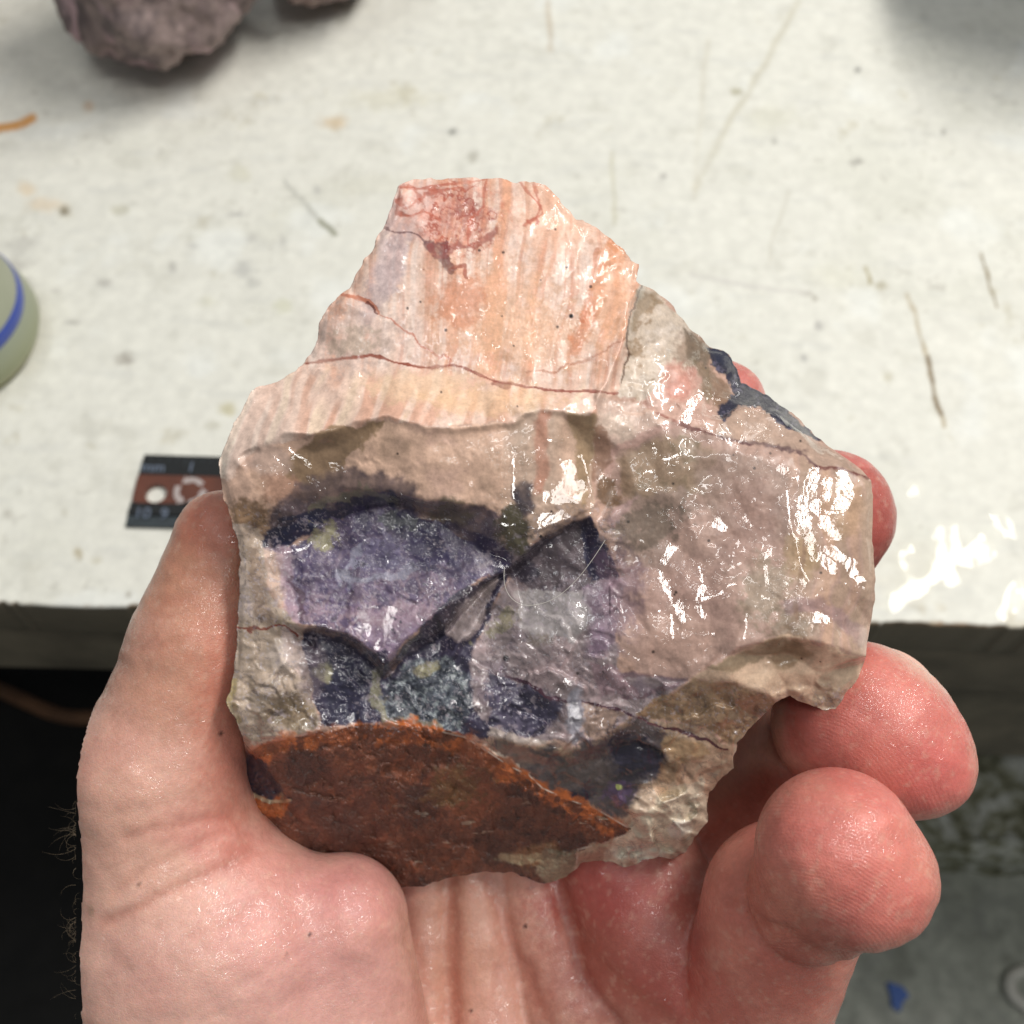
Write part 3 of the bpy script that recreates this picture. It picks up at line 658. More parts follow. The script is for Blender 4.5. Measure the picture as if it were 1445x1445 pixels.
    st([(470,850),(530,862),(580,880)],10,(84,68,108),.5,.8); blob(560,870,60,18,(166,140,150),.7); poly([(505,880),(600,880),(545,935),(520,912)],(142,120,138),.6,5)
    # below the slab: indigo and crystals
    dk = poly([(425,892),(478,898),(512,922),(538,955),(600,912),(650,868),(712,808),(722,812),(700,850),(672,905),(680,960),(700,1030),(690,1045),(600,1028),(500,1020),(452,1022),(436,960)],(62,56,76),1,4)
    poly([(540,912),(548,944),(536,952),(522,925)],(40,32,58),.9,4); poly([(556,930),(600,880),(650,835),(690,812),(712,810),(660,862),(620,905),(580,930)],(34,34,52),.9,4)
    mix((34,36,52), poly([(450,905),(515,935),(520,1015),(468,1020),(458,960)],(60,58,80),.7,8)*sstep(-.1,.6,p.n2)*.7)
    sp = poly([(540,965),(590,935),(640,930),(668,980),(650,1030),(560,1026),(530,1000)],(84,90,98),.9,8,.4); mix((150,156,156), sp*sstep(.25,.6,p.n3)*.7); mix((40,44,54), sp*sstep(.2,.6,-p.n3)*.8)
    blob(457,951,16,12,(170,162,132),.9); blob(606,946,16,9,(158,150,118),.85,-20); st([(526,955),(530,990),(540,1012)],10,(140,134,112),.8,.6,.6)
    st([(540,1018),(580,1022),(620,1026)],10,(150,140,120),.6,.6,.8)
    # lilac area around the sliver
    li = poly([(672,905),(700,850),(722,815),(760,830),(850,820),(880,815),(900,850),(870,950),(970,955),(930,990),(830,1052),(700,1042),(668,1000),(660,940)],(150,134,134),1,5)
    mix((176,152,152), li*sstep(0,.8,p.n1)*.6); mix((120,104,116), li*sstep(.1,.8,-p.n1)*.6); blob(712,880,34,12,(150,142,112),.7,-30,.6,.8)
    poly([(735,835),(770,830),(838,826),(832,870),(800,905),(760,900),(738,880)],(166,158,156),.85,7,.7); blob(760,905,20,10,(130,118,104),.6)
    st([(848,800),(852,860),(850,900)],46,(134,112,128),.85,.6); st([(706,940),(706,1010)],6,(150,130,150),.5)
    pq = poly([(688,952),(760,972),(792,990),(790,1020),(745,1034),(688,1026)],(80,74,94),.95,6,.5); mix((48,44,62), pq*sstep(0,.6,p.n2)*.85); blob(765,1000,26,26,(58,54,74),.8)
    st([(682,948),(730,962),(790,985),(850,1000),(900,1012)],4,(84,54,66),.95,.4,.4); poly([(690,1030),(750,1038),(780,1052),(700,1050)],(190,174,162),.7,4)
    poly([(820,995),(880,1010),(860,1040),(835,1050),(815,1030)],(174,146,130),.9,5); blob(812,1010,10,40,(160,158,168),.8,0,.6,.5)
    st([(880,955),(920,950),(965,957)],7,(120,92,98),.7,.7); st([(878,985),(915,975),(955,962)],6,(110,82,90),.75,.7); poly([(830,930),(870,940),(900,975),(850,985)],(150,122,128),.8,6)
    # grey slab
    gs = poly([(720,806),(762,766),(810,738),(835,732),(850,762),(868,806),(840,824),(800,838),(745,832)],(98,86,90),1,3); mix((124,108,112), gs*sstep(0,.8,p.n2)*.6)
    poly([(825,740),(838,734),(850,765),(872,812),(838,820),(828,780)],(52,48,74),.95,3); blob(742,805,18,16,(64,60,72),.8); poly([(836,780),(850,768),(872,812),(845,818)],(88,70,86),.8,4)
    poly([(627,893),(650,862),(684,824),(708,812),(692,850),(662,903),(648,908)],(134,120,124),1,2.5)
    # right big facet
    rf = poly([(845,735),(860,700),(872,640),(950,600),(1020,612),(1210,675),(1245,690),(1250,900),(1225,930),(1160,905),(1103,898),(1040,918),(978,957),(900,948),(868,900),(890,815),(858,775)],(184,152,138),1,4)
    mix((190,156,142), rf*sstep(0,.8,p.n1)*.6); mix((156,128,118), rf*sstep(.2,.9,-p.n1)*.5); 
    s4 = vn((U+.05*V+fbm(U,V,60,3,38)*10)/17.0, V/400, 40); er = sstep(1090,1150,U)
    mix((192,156,130), rf*er*sstep(.4,.8,s4)*.7); mix((164,140,116), rf*er*sstep(.4,.8,1-s4)*.6)
    rg = poly([(870,650),(910,620),(975,610),(1015,640),(990,700),(930,720),(880,700)],(156,132,108),.85,12,.5); mix((122,106,84), rg*sstep(.1,.7,p.n2)*.7)
    poly([(858,720),(885,700),(960,690),(985,720),(940,760),(950,800),(890,805),(862,770)],(160,136,124),.8,10,.6); blob(915,740,40,26,(120,106,92),.7,-20,.6,.8)
    poly([(855,735),(880,705),(900,700),(868,745)],(176,144,138),.8,3); poly([(848,670),(870,680),(882,705),(858,715),(842,700)],(110,84,60),.9,5); poly([(838,600),(850,596),(866,650),(850,680),(838,680)],(146,112,92),.8,4)
    st([(866,756),(866,790),(880,812)],3,(190,160,146),.6)
    poly([(975,630),(1050,640),(1110,665),(1120,760),(1060,770),(990,720)],(160,134,120),.7,12); blob(1060,740,40,60,(176,140,128),.6,0,.8)
    blob(960,860,70,70,(176,142,130),.8,0,.7,.3); blob(880,840,26,60,(140,114,122),.7,0,.7,.4); blob(1080,830,36,50,(162,144,122),.7,0,.7,.5); blob(1110,880,30,26,(128,110,88),.7,0,.7,.5)
    blob(1130,790,24,34,(178,150,110),.6); st([(1115,860),(1160,850),(1215,900)],22,(160,130,132),.5,.8,.6); blob(1190,720,30,40,(190,156,124),.6); st([(1136,760),(1128,830),(1120,880)],7,(140,110,90),.5,.8)
    mix((200,172,150), rf*sstep(1205,1228,U)*.6); blob(960,900,50,40,(190,156,140),.6)
    # strip under the right ridge
    br = poly([(980,958),(1040,920),(1103,899),(1160,906),(1222,930),(1212,970),(1180,1008),(1148,1004),(1112,985),(1094,992),(1040,962)],(206,176,150),1,3)
    poly([(1000,945),(1040,922),(1103,900),(1125,915),(1080,930),(1030,950)],(142,122,98),.9,5); poly([(1085,930),(1120,908),(1150,915),(1110,950)],(136,112,86),.85,6); poly([(1150,955),(1215,925),(1210,975),(1180,1010),(1146,1000)],(166,146,124),.85,5)
    blob(1095,960,40,18,(220,190,162),.8)
    df = poly([(915,990),(978,958),(1040,962),(1094,990),(1074,1011),(1045,1048),(960,1022),(900,1010)],(164,136,108),1,4); mix((122,98,76), df*sstep(0,.8,p.n2+.6*p.n1)*.7)
    # lower facets
    lf = poly([(690,1044),(780,1058),(832,1054),(900,1012),(960,1022),(1044,1050),(1038,1090),(998,1124),(1000,1164),(974,1195),(940,1216),(900,1225),(850,1220),(812,1224),(815,1198),(895,1172),(840,1140),(765,1112),(720,1082)],(182,156,132),1,3)
    poly([(700,1050),(790,1060),(832,1054),(905,1012),(930,1030),(940,1080),(900,1120),(880,1160),(840,1140),(770,1108),(720,1075)],(84,76,78),.95,8,.5)
    st([(752,1110),(800,1130),(830,1118)],22,(38,40,56),.9,.5); blob(896,1060,38,26,(48,46,62),.9,20,.6,.5); blob(880,1090,50,14,(44,42,54),.7); blob(830,1090,36,26,(96,86,82),.8); blob(870,1120,20,14,(110,88,120),.8,0,.6,.8); blob(872,1112,4,4,(210,220,130),.9)
    poly([(700,1046),(735,1056),(760,1075),(740,1085),(715,1075),(690,1060)],(120,104,96),.9,4); poly([(690,1052),(715,1072),(760,1095),(745,1100),(715,1084)],(222,208,190),.9,3)
    st([(900,1012),(940,1030),(990,1046),(1030,1052)],4,(90,58,62),.85,.5,.5); poly([(935,1040),(985,1048),(1000,1065),(960,1075),(930,1060)],(178,146,110),.8,5); poly([(930,1075),(990,1066),(1002,1090),(960,1110),(925,1105)],(140,108,80),.75,6)
    blob(890,1160,30,12,(196,160,136),.8,-30); blob(930,1130,40,22,(226,198,172),.95,-20); blob(985,1100,26,30,(206,176,150),.9); poly([(860,1200),(890,1160),(930,1120),(990,1100),(1002,1140),(1000,1165),(975,1197),(930,1218),(860,1222)],(216,200,176),.95,5,.4)
    blob(960,1170,16,16,(226,218,204),.8); blob(900,1205,40,9,(216,206,188),.8)
    # left column
    lc = poly([(300,740),(352,735),(378,776),(374,830),(400,860),(425,892),(436,960),(450,1022),(400,1044),(345,1062),(300,1080)],(180,160,142),1,4)
    mix((140,122,98), lc*sstep(.1,.9,p.n1+.3*p.n2)*.6); mix((208,188,176), lc*sstep(.2,.9,-p.n1)*.6)
    poly([(345,780),(368,775),(380,860),(392,885),(360,880)],(150,126,108),.7,6); poly([(395,880),(425,895),(436,950),(420,960),(400,920)],(206,184,180),.6,6)
    poly([(372,1010),(400,982),(420,978),(440,1000),(446,1022),(410,1034)],(134,116,92),.85,5); blob(400,1000,30,26,(124,106,86),.6)
    st([(335,884),(350,886),(365,890),(378,886),(400,884),(420,896)],3,(130,66,50),.9,.5,.4); st([(330,960),(326,990),(340,1020)],12,(170,150,100),.7); blob(440,950,20,40,(120,106,112),.6)
    blob(400,930,26,20,(206,190,180),.5)
    # rust crust
    cr = poly(CRUST, (104,62,46), 1, 2, .12)
    ins = sd_poly(U, V, CRUST)
    st([(344,1078),(398,1052),(465,1038),(520,1034),(600,1038),(655,1048),(700,1075),(745,1100),(800,1135),(870,1168)],24,(190,104,54),.95,.7,.5)
    mix((60,40,35), cr*sstep(-.1,.6,p.n1+.6*p.n2+.3*p.n3)*.8); mix((136,78,52), cr*sstep(.1,.7,-p.n1+.6*p.n2+.3*p.n3)*.7)
    hz = fbm(U*.35, V*1.5, 14, 4, 61, .7); mix((160,140,120), cr*sstep(.75,1.0,hz)*sstep(1110,1160,V)*.8)
    # notch
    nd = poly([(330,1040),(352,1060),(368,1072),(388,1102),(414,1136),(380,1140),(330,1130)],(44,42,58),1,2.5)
    poly([(344,1125),(370,1132),(412,1134),(400,1150),(355,1150),(340,1140)],(190,108,52),.8,5,.5); st([(352,1124),(378,1134),(408,1132)],5,(214,196,160),.85)
    blob(640,1110,40,24,(124,96,60),.6,0,.7,.8); blob(760,1210,34,22,(150,110,76),.8); poly([(770,1200),(815,1198),(812,1240),(775,1255),(755,1235)],(150,136,112),.85,5); blob(735,1215,30,8,(196,176,140),.7); blob(500,1180,120,40,(92,54,40),.5)
    mix((240,232,216), sstep(.2,1,1-np.abs(ins+1)/2.2)*sstep(-.1,.6,p.n2+.2)*(V > 1020)*(U > 620)*.7)
    st([(428,893),(455,888),(480,897),(515,920),(538,948)],9,(52,44,58),.5,.9,1); st([(538,952),(580,912),(616,884),(650,846),(690,818),(716,808)],12,(54,48,64),.55,.9,1)
    st([(720,806),(745,784),(765,765),(790,748),(812,740),(832,738)],9,(62,54,62),.8,.6,.7); poly([(632,893),(652,864),(684,826),(706,813),(690,850),(661,900),(648,905)],(168,152,150),1,2)
    # dirt specks
    rng = np.random.RandomState(5)
    for _ in range(46):
        x, y = rng.uniform(560, 1180), rng.uniform(300, 960); m = (np.abs(U-x) < 5) & (np.abs(V-y) < 5)
        r0 = rng.uniform(.9, 2.4); al = np.zeros(len(U), np.float32); al[m] = 1-sstep(r0*.6, r0*1.4, np.hypot(U[m]-x, V[m]-y)); mix((40,34,30), al*.85)
    for x, y, r0 in ((806,446,3.4),(714,929,4.5),(763,757,2.5),(800,377,2)):
        mix((20,18,18), 1-sstep(r0*.6, r0*1.3, np.hypot(U-x, V-y)))
    xu, xv = U+fbm(U, V, 24, 3, 141)*7, V+fbm(U, V, 24, 3, 142)*7
    pz = np.clip(sstep(690, 740, V)*(1-sstep(860, 900, U))+sstep(950, 990, V), 0, 1)
    c1 = cells(xu, xv, 30, 6, .7); c2 = cells(xu, xv, 12, 8, .8)
    p.val(1+pz*(.16*c1[4]+.12*c2[4])+.03*c1[4])
    rg_ = np.abs(fbm(xu, xv, 40, 5, 161, .65)); mix((50,42,64), pz*(1-sstep(.0,.09,rg_))*.4*(sd_poly(U, V, CRUST) < -4))
    rg2 = np.abs(fbm(xu+50, xv, 26, 4, 163, .6)); mix((186,172,176), pz*(1-sstep(.0,.05,rg2))*.35*(V < 1040))
    sp_ = fbm(U, V, 3.4, 2, 165); mix((186,180,188), pz*sstep(.80,1.0,sp_)*.4*(V < 1040))
    lum = p.C.mean(1, keepdims=True); bl_ = sstep(1.0, 1.5, p.C[:, 2]/np.maximum(p.C[:, 0], 1e-3))[:, None]*.10; p.C = p.C*(1-bl_)+lum*np.array([1.06, .96, 1.04])*bl_
    streak = fbm(U*.9+V*.5, V*.9-U*.5, 7, 3, 151)*sstep(0, .6, fbm(U, V, 50, 3, 152)+.2); p.mix((176,162,168), pz*(V < 1030)*sstep(.35,.8,streak)*.45)
    p.val((1+.10*p.n3+.06*p.n2)*1.04)
    return p

def stone():
    st_ = 1.4
    us = np.arange(300, 1246, st_); vs = np.arange(242, 1262, st_)
    GU, GV = np.meshgrid(us, vs); nx, ny = len(us), len(vs)
    u, v = GU.ravel().astype(np.float64), GV.ravel().astype(np.float64)
    # outline with small chips
    o2 = []
    for (a, b) in zip(OUT, OUT[1:]+OUT[:1]):
        n = max(1, int(math.hypot(b[0]-a[0], b[1]-a[1])/4))
        for i in range(n):
            t = i/n; x, y = a[0]+(b[0]-a[0])*t, a[1]+(b[1]-a[1])*t
            q = np.array([x]), np.array([y])
            am = 2.2 if not (1160 < x and 640 < y < 960) else .8
            o2.append((x+float(fbm(q[0], q[1], 13, 3, 71)[0])*am, y+float(fbm(q[0], q[1], 13, 3, 72)[0])*am))
    o2 = np.array(o2)
    # signed distance by coarse grid first
    sd = np.empty(len(u), np.float32)
    sdc = None
    cu, cv = np.meshgrid(np.arange(290, 1262, 12), np.arange(232, 1280, 12)); 
    near = np.zeros(len(u), bool)
    dmin = np.full(len(u), 1e9, np.float32); px = np.zeros(len(u), np.float32); py = np.zeros(len(u), np.float32)
    ins = np.zeros((ny, nx), bool)
    N = len(o2)
    for i in range(N):
        a, b = o2[i], o2[(i+1) % N]
        i0 = max(0, int((min(a[0], b[0])-8-us[0])/st_)); i1 = min(nx, int((max(a[0], b[0])+8-us[0])/st_)+2)
        j0 = max(0, int((min(a[1], b[1])-8-vs[0])/st_)); j1 = min(ny, int((max(a[1], b[1])+8-vs[0])/st_)+2)
        su, sv = GU[j0:j1, i0:i1], GV[j0:j1, i0:i1]
        ab = b-a; L = ab@ab+1e-9; t = np.clip(((su-a[0])*ab[0]+(sv-a[1])*ab[1])/L, 0, 1)
        qx, qy = a[0]+t*ab[0], a[1]+t*ab[1]; d = np.hypot(su-qx, sv-qy)
        idx = (np.arange(j0, j1)[:, None]*nx+np.arange(i0, i1)[None]); 
        m = d < dmin[idx]; ii = idx[m]; dmin[ii] = d[m]; px[ii] = qx[m]; py[ii] = qy[m]
        # crossing rows for inside test
        if a[1] != b[1]:
            y0, y1 = sorted((a[1], b[1])); jj = np.where((vs >= y0) & (vs < y1))[0]
            for j in jj:
                x = a[0]+(vs[j]-a[1])/(b[1]-a[1])*(b[0]-a[0]); k = int(np.ceil((x-us[0])/st_)); ins[j, max(k, 0):] ^= True
    ins = ins.ravel()
    # snap near-boundary vertices on to the outline
    snap = dmin < st_*.72
    u = np.where(snap, px, u); v = np.where(snap, py, v)
    keepv = ins | snap
    K = keepv.reshape(ny, nx)
    # interior distance (for back shape) via iterative approx: use distance to coarse outline
    oc = np.array([(a[0], a[1]) for a in OUT])
    cg_u, cg_v = np.meshgrid(np.arange(296, 1260, 8.), np.arange(238, 1276, 8.))
    dc = d_seg(cg_u.ravel(), cg_v.ravel(), list(oc)+[oc[0]]).reshape(cg_u.shape)
    fi = (u-296)/8; fj = (v-238)/8; i0 = np.clip(fi.astype(int), 0, cg_u.shape[1]-2); j0 = np.clip(fj.astype(int), 0, cg_u.shape[0]-2); a_ = fi-i0; b_ = fj-j0
    dist = (dc[j0, i0]*(1-a_)+dc[j0, i0+1]*a_)*(1-b_)+(dc[j0+1, i0]*(1-a_)+dc[j0+1, i0+1]*a_)*b_
    # heights
    wa = np.clip(dist/14, 0, 1)
    wu = u+(fbm(u, v, 22, 3, 81)*2.4+fbm(u, v, 70, 2, 84)*3)*wa; wv = v+(fbm(u, v, 22, 3, 82)*2.4+fbm(u, v, 70, 2, 85)*3)*wa
    h = interp_heights(wu, wv)
    hg = h.reshape(ny, nx)
    def blur(g, n):
        for _ in range(n):
            g = (np.roll(g, 1, 0)+g*2+np.roll(g, -1, 0))/4; g = (np.roll(g, 1, 1)+g*2+np.roll(g, -1, 1))/4
        return g
    sm = blur(hg, 14); hg = .55*blur(hg, 2)+.45*sm
    h = hg.ravel()
    crust = sstep(-4, 6, sd_poly(u, v, CRUST))
    h = h+fbm(u, v, 110, 3, 91)*.4*wa + fbm(u, v, 40, 3, 92, .42)*.16*wa + fbm(u, v, 9, 2, 93)*.012
    bed = fbm(u*.8+v*.1, v*.35, 16, 4, 94, .6); h = h+bed*.05*wa
    h = h+crust*(fbm(u, v, 30, 5, 95, .62)*.7)
    xu, xv = u+fbm(u, v, 24, 3, 141)*7, v+fbm(u, v, 24, 3, 142)*7
    fz = .25+.75*np.clip(1.0*sstep(690, 740, v)*(1-sstep(860, 900, u))+sstep(950, 990, v)*1.6+sstep(860, 900, u)*(1-sstep(560, 620, v))*.8, 0, 1.6)
    fz = np.where((v < 600) & (u < 840), .10, fz)*wa; fz = fz*(1-.75*sstep(870, 900, u)*sstep(610, 640, v)*(1-sstep(890, 930, v)))*(1-.6*(1-sstep(700, 730, v))*(u < 860))*(1-.55*sstep(700, 740, v)*(1-sstep(880, 930, v))*(u < 860))
    hf = facets(xu, xv, 62, 5, .8)*.75+facets(xu, xv, 26, 6, .7)*.30+facets(xu, xv, 11, 8, .8)*.10
    hf = blur(np.nan_to_num(hf).reshape(ny, nx), 2).ravel()
    h = h+hf*fz+crust*facets(xu, xv, 13, 9)*.35
    # conchoidal scoops: shallow spherical bites
    for cx, cy, r, dep in ((1000,700,60,.8),(960,860,95,.9),(900,650,34,.8),(930,740,46,.9),(640,655,70,.7),(560,650,40,.6),(1120,940,40,.8),(470,760,30,.5),(960,1140,26,.8),(1060,1010,30,.6),(700,900,40,.4),(620,720,24,.5),(722,745,24,.6),
                           (800,790,36,.5),(870,1100,40,.8),(400,1000,30,.9),(360,1000,24,.6),(480,985,34,.6),(1180,760,50,.5),(760,660,50,.4),(930,1180,20,.7),(900,1200,18,.5)):
        rr = np.hypot(u-cx, v-cy)/r*(1+.18*fbm(u, v, 40, 2, int(cx))); h = h-.45*dep*np.clip(1-rr*rr, 0, 1)**1.5
    # raised shell chips along edges lower right
    lr = sstep(850, 900, u)*sstep(1085, 1130, v); h = h+lr*wa*blur((facets(u+fbm(u, v, 24, 3, 141)*5, v, 40, 31)*2.8+facets(u, v, 18, 33)*.9).reshape(ny, nx), 2).ravel()
    tp = sstep(0, 10, dist); h = h-(1-tp)*.5                 # eased rim
    wb = np.minimum(h-1.0-.5*tp, -6-32*np.clip(dist/150, 0, 1)**.6+fbm(u, v, 60, 4, 98)*2.0*wa)
    wb = np.where(v > 1040, np.minimum(h-1.5, -37-2*np.clip(dist/60, 0, 1)), wb)
    onb = dmin < st_*.72
    wb = np.where(onb, h, wb)
    # faces
    A = np.arange(ny*nx).reshape(ny, nx)
    q = np.stack([A[:-1, :-1], A[1:, :-1], A[1:, 1:], A[:-1, 1:]], -1).reshape(-1, 4)
    kq = keepv[q]; full = kq.all(1); tri3 = kq.sum(1) == 3
    # a face whose centre is outside is dropped
    cu_ = u[q].mean(1)
    tq = q[tri3]; tk = kq[tri3]
    tris = np.array([row[k] for row, k in zip(tq, tk)])
    q = q[full]
    allb = snap[q].all(1)
    q = q[~allb] if False else q
    T = np.concatenate([q[:, [0, 1, 2]], q[:, [0, 2, 3]], tris])
    used = np.unique(T); 
    remap = -np.ones(ny*nx, int); remap[used] = np.arange(len(used))
    T = remap[T]; u, v, h, wb, sn, dist = u[used], v[used], h[used], wb[used], snap[used], dist[used]
    n = len(used)
    # drop slivers that collapsed
    ar = (u[T[:, 1]]-u[T[:, 0]])*(v[T[:, 2]]-v[T[:, 0]])-(u[T[:, 2]]-u[T[:, 0]])*(v[T[:, 1]]-v[T[:, 0]])
    P = paint_stone(u.astype(np.float32), v.astype(np.float32))
    F3 = view_pt(u, v, h)
    # back: coarse sheet joined to the rim, own vertex set but rim shared
    bidx = np.where(sn, np.arange(n), -1); inner = np.where(~sn)[0]; bidx[inner] = n+np.arange(len(inner))
    B3 = view_pt(u[inner], v[inner], wb[inner])
    Tb = bidx[T][:, ::-1]
    allV = np.concatenate([F3, B3])
    # wetness: R ripple, G film, B film tilted by hand to place highlights
    cx = sstep(-3, 4, sd_poly(u, v, CRUST))
    rip = np.clip(.15+.8*fbm(u, v, 70, 3, 99), 0, 1)
    for x, y, rx, ry, a in ((740,460,110,90,.9),(600,980,120,50,1),(560,850,120,60,.9),(760,950,80,60,1),(960,840,60,60,.6),(1170,740,50,70,.5),(470,730,60,40,.8),(1090,560,60,30,1),(640,780,90,40,.9)):
        rip = np.maximum(rip, a*(1-sstep(.4, 1.3, np.hypot((u-x)/rx, (v-y)/ry))))
    film = np.clip(1.0-.0*cx, 0, 1)*np.clip(.55+.6*sstep(-.5, .3, fbm(u, v, 90, 3, 100))+(V_ := 0), 0, 1)
    film = np.where((v < 620) & (u < 900), film*.55, film)
    film = np.where((u > 1000) & (v < 640) & (h < -8.5), film*.35, film)
    glint = np.zeros(n, np.float32)
    mm = 150/FPX; LP = np.array([0.85, 0.50, 2.45])
    wavu = fbm(u, v, 16, 3, 120)*3.5; wavv = fbm(u, v, 16, 3, 121)*3.5
    def glint_patch(pts, wd, jx=0, jy=0, wv_=1.0):
        """tilt a patch of film to mirror the lamp so a highlight lands there: bump height = plane - stone relief (mm)"""
        p_ = np.array(pts, float); x0, y0 = p_.mean(0)
        c_ = view_pt(x0, y0, -4); a_v = CAM-c_; a_l = LP-c_; Hv = (a_v/np.linalg.norm(a_v)+a_l/np.linalg.norm(a_l)) @ R3; gx0, gy0 = -Hv[0]/Hv[2], -Hv[1]/Hv[2]  # film normal set halfway between camera and lamp to place a highlight
        m = np.where((u > p_[:, 0].min()-wd) & (u < p_[:, 0].max()+wd) & (v > p_[:, 1].min()-wd) & (v < p_[:, 1].max()+wd))[0]
        if len(m) < 3: return
        dd = d_seg(u[m]+wavu[m]*wv_, v[m]+wavv[m]*wv_, pts) if len(pts) > 1 else np.hypot(u[m]-x0, v[m]-y0)
        k = m[dd < wd*.5]
        if len(k) < 2: return
        X, Y = (u[k]-x0)*mm, -(v[k]-y0)*mm
        rel = (gx0+jx)*X+(gy0+jy)*Y-(h[k]-h[k].mean())
        glint[k] = rel/1.6
        rip[k] = .0
    rng = np.random.RandomState(8)
    zones = [(650,430,80,70,70),(740,470,90,60,50),(850,430,30,50,24),(560,370,30,30,10),(600,560,120,20,8),(520,700,120,40,24),(640,740,80,40,30),(560,880,110,50,56),(660,990,90,34,80),(520,1010,80,26,24),
             (760,960,60,50,60),(800,1010,12,30,22),(760,880,60,50,24),(860,940,60,40,24),(960,850,70,60,30),(950,660,70,50,30),(1120,740,30,90,30),(1180,760,40,90,34),(780,640,50,50,26),(830,690,20,50,10),(1060,570,60,26,40),(1000,560,20,40,16),
             (440,980,30,50,22),(380,680,40,40,14),(1050,640,80,30,12),(900,1130,60,50,14),(700,770,60,40,26),(960,950,40,20,14),(880,600,40,40,12)]
    for zx, zy, sx, sy, cnt in zones:
        for _ in range(int(cnt*.42)):
            x, y = zx+rng.normal()*sx*.55, zy+rng.normal()*sy*.55; j1, j2 = rng.normal()*.03, rng.normal()*.06
            if rng.rand() < .5: glint_patch([(x, y)], rng.uniform(2.6, 5.5), j1, j2)
            else:
                r_ = rng.uniform(3, 8); a0 = rng.uniform(0, 6.28); sp = rng.uniform(.8, 3.4)
                glint_patch([(x+r_*math.cos(a0+t*sp), y+r_*math.sin(a0+t*sp)) for t in (0, .25, .5, .75, 1)], rng.uniform(2.4, 4), j1, j2, .4)
    big = [([(1150,668),(1136,700),(1133,735),(1140,765),(1155,788),(1176,803)],13),([(1150,672),(1166,682),(1166,700)],10),([(1150,712),(1165,735),(1178,752)],12),([(1188,678),(1196,698),(1187,712)],17),([(1160,720),(1182,722)],6),
           ([(1100,660),(1108,662)],8),([(1112,690),(1116,730),(1128,790),(1140,818)],4),([(1200,795),(1205,810)],12),([(1168,775),(1190,790)],10),([(1215,820),(1218,836)],12),([(1150,870),(1166,876)],9),([(1080,800),(1085,825)],7),
           ([(952,770),(936,795),(934,815),(944,838),(958,855),(962,878)],8),([(962,856),(985,852),(990,828)],8),([(985,852),(992,868)],8),([(990,845),(1012,840),(1034,824)],7),([(990,820),(985,800),(1000,790)],4),
           ([(800,660),(802,682),(784,700),(812,700),(816,690)],15),([(772,700),(770,706)],9),([(765,752),(768,730),(790,728),(802,735)],11),([(790,726),(774,736)],12),([(822,640),(829,672),(836,700),(834,722)],3.5),([(1012,738),(1022,745)],11),
           ([(985,560),(975,572),(968,592)],9),([(640,712),(622,716),(622,732),(636,736)],6),([(714,728),(708,738),(716,742)],6),([(552,860),(544,890),(532,922)],9),([(505,878),(518,884),(520,894)],7),([(560,912),(575,906)],6),
           ([(566,346),(572,362),(562,380)],7),([(540,366),(552,370)],8),([(720,905),(728,930)],7),([(745,925),(760,950),(778,962)],8),([(800,962),(810,985)],9),([(805,990),(810,1020),(808,1040)],13),([(848,990),(852,1028)],4),([(735,905),(755,915),(760,928)],4),
           ([(410,632),(425,645),(440,655)],4),([(384,640),(400,658),(412,664)],4),([(690,790),(712,796)],9),([(498,1005),(494,1018),(500,1026)],5),([(512,995),(514,1016)],4),([(660,1000),(672,992),(680,1002),(668,1012)],4),
           ([(455,772),(480,758),(500,742)],4),([(400,778),(425,776),(440,768)],4),([(555,700),(585,712),(600,728)],4),([(725,650),(724,700)],4),([(948,870),(950,900)],5),([(1050,870),(1052,900)],5),([(930,648),(955,644)],6)]
    for pts, wd in big: glint_patch(pts, wd*(1.45 if wd > 7 else 1.1), 0, 0, 1.0)
    Cf = P.C; Cb = np.concatenate([Cf, np.tile(lin((120, 78, 60)), (len(inner), 1))])
    Wf = np.stack([rip, film, glint], 1); Wb = np.concatenate([Wf, np.tile([.2, .3, 0], (len(inner), 1))])
    # origin of the stone: its lowest resting point on the palm
    org = view_pt(640, 1100, -34); rot = Matrix(R3.tolist())
    loc = (allV-org) @ R3
    t = empty('stone', 'wet broken stone with salmon banding and purple patches held in the hand', 'stone', org, rot)
    ctr = (u[T].mean(1), v[T].mean(1))
    isc = (sd_poly(ctr[0], ctr[1], CRUST) > 0) & ~inside(ctr[0], ctr[1], NOTCH)
    def sub(name, TT, m):
        us_ = np.unique(TT); rm = -np.ones(len(allV), int); rm[us_] = np.arange(len(us_))
        return new_mesh_obj(name, loc[us_], rm[TT], m, t, True, {'paint': Cb[us_], 'wet': Wb[us_]})
    sub('banded_body', np.concatenate([T[~isc], Tb]), M_STONE)
    c = sub('crust', T[isc], M_CRUST); c['label'] = 'dull rust brown crust with an orange rim'
    return t
stone()

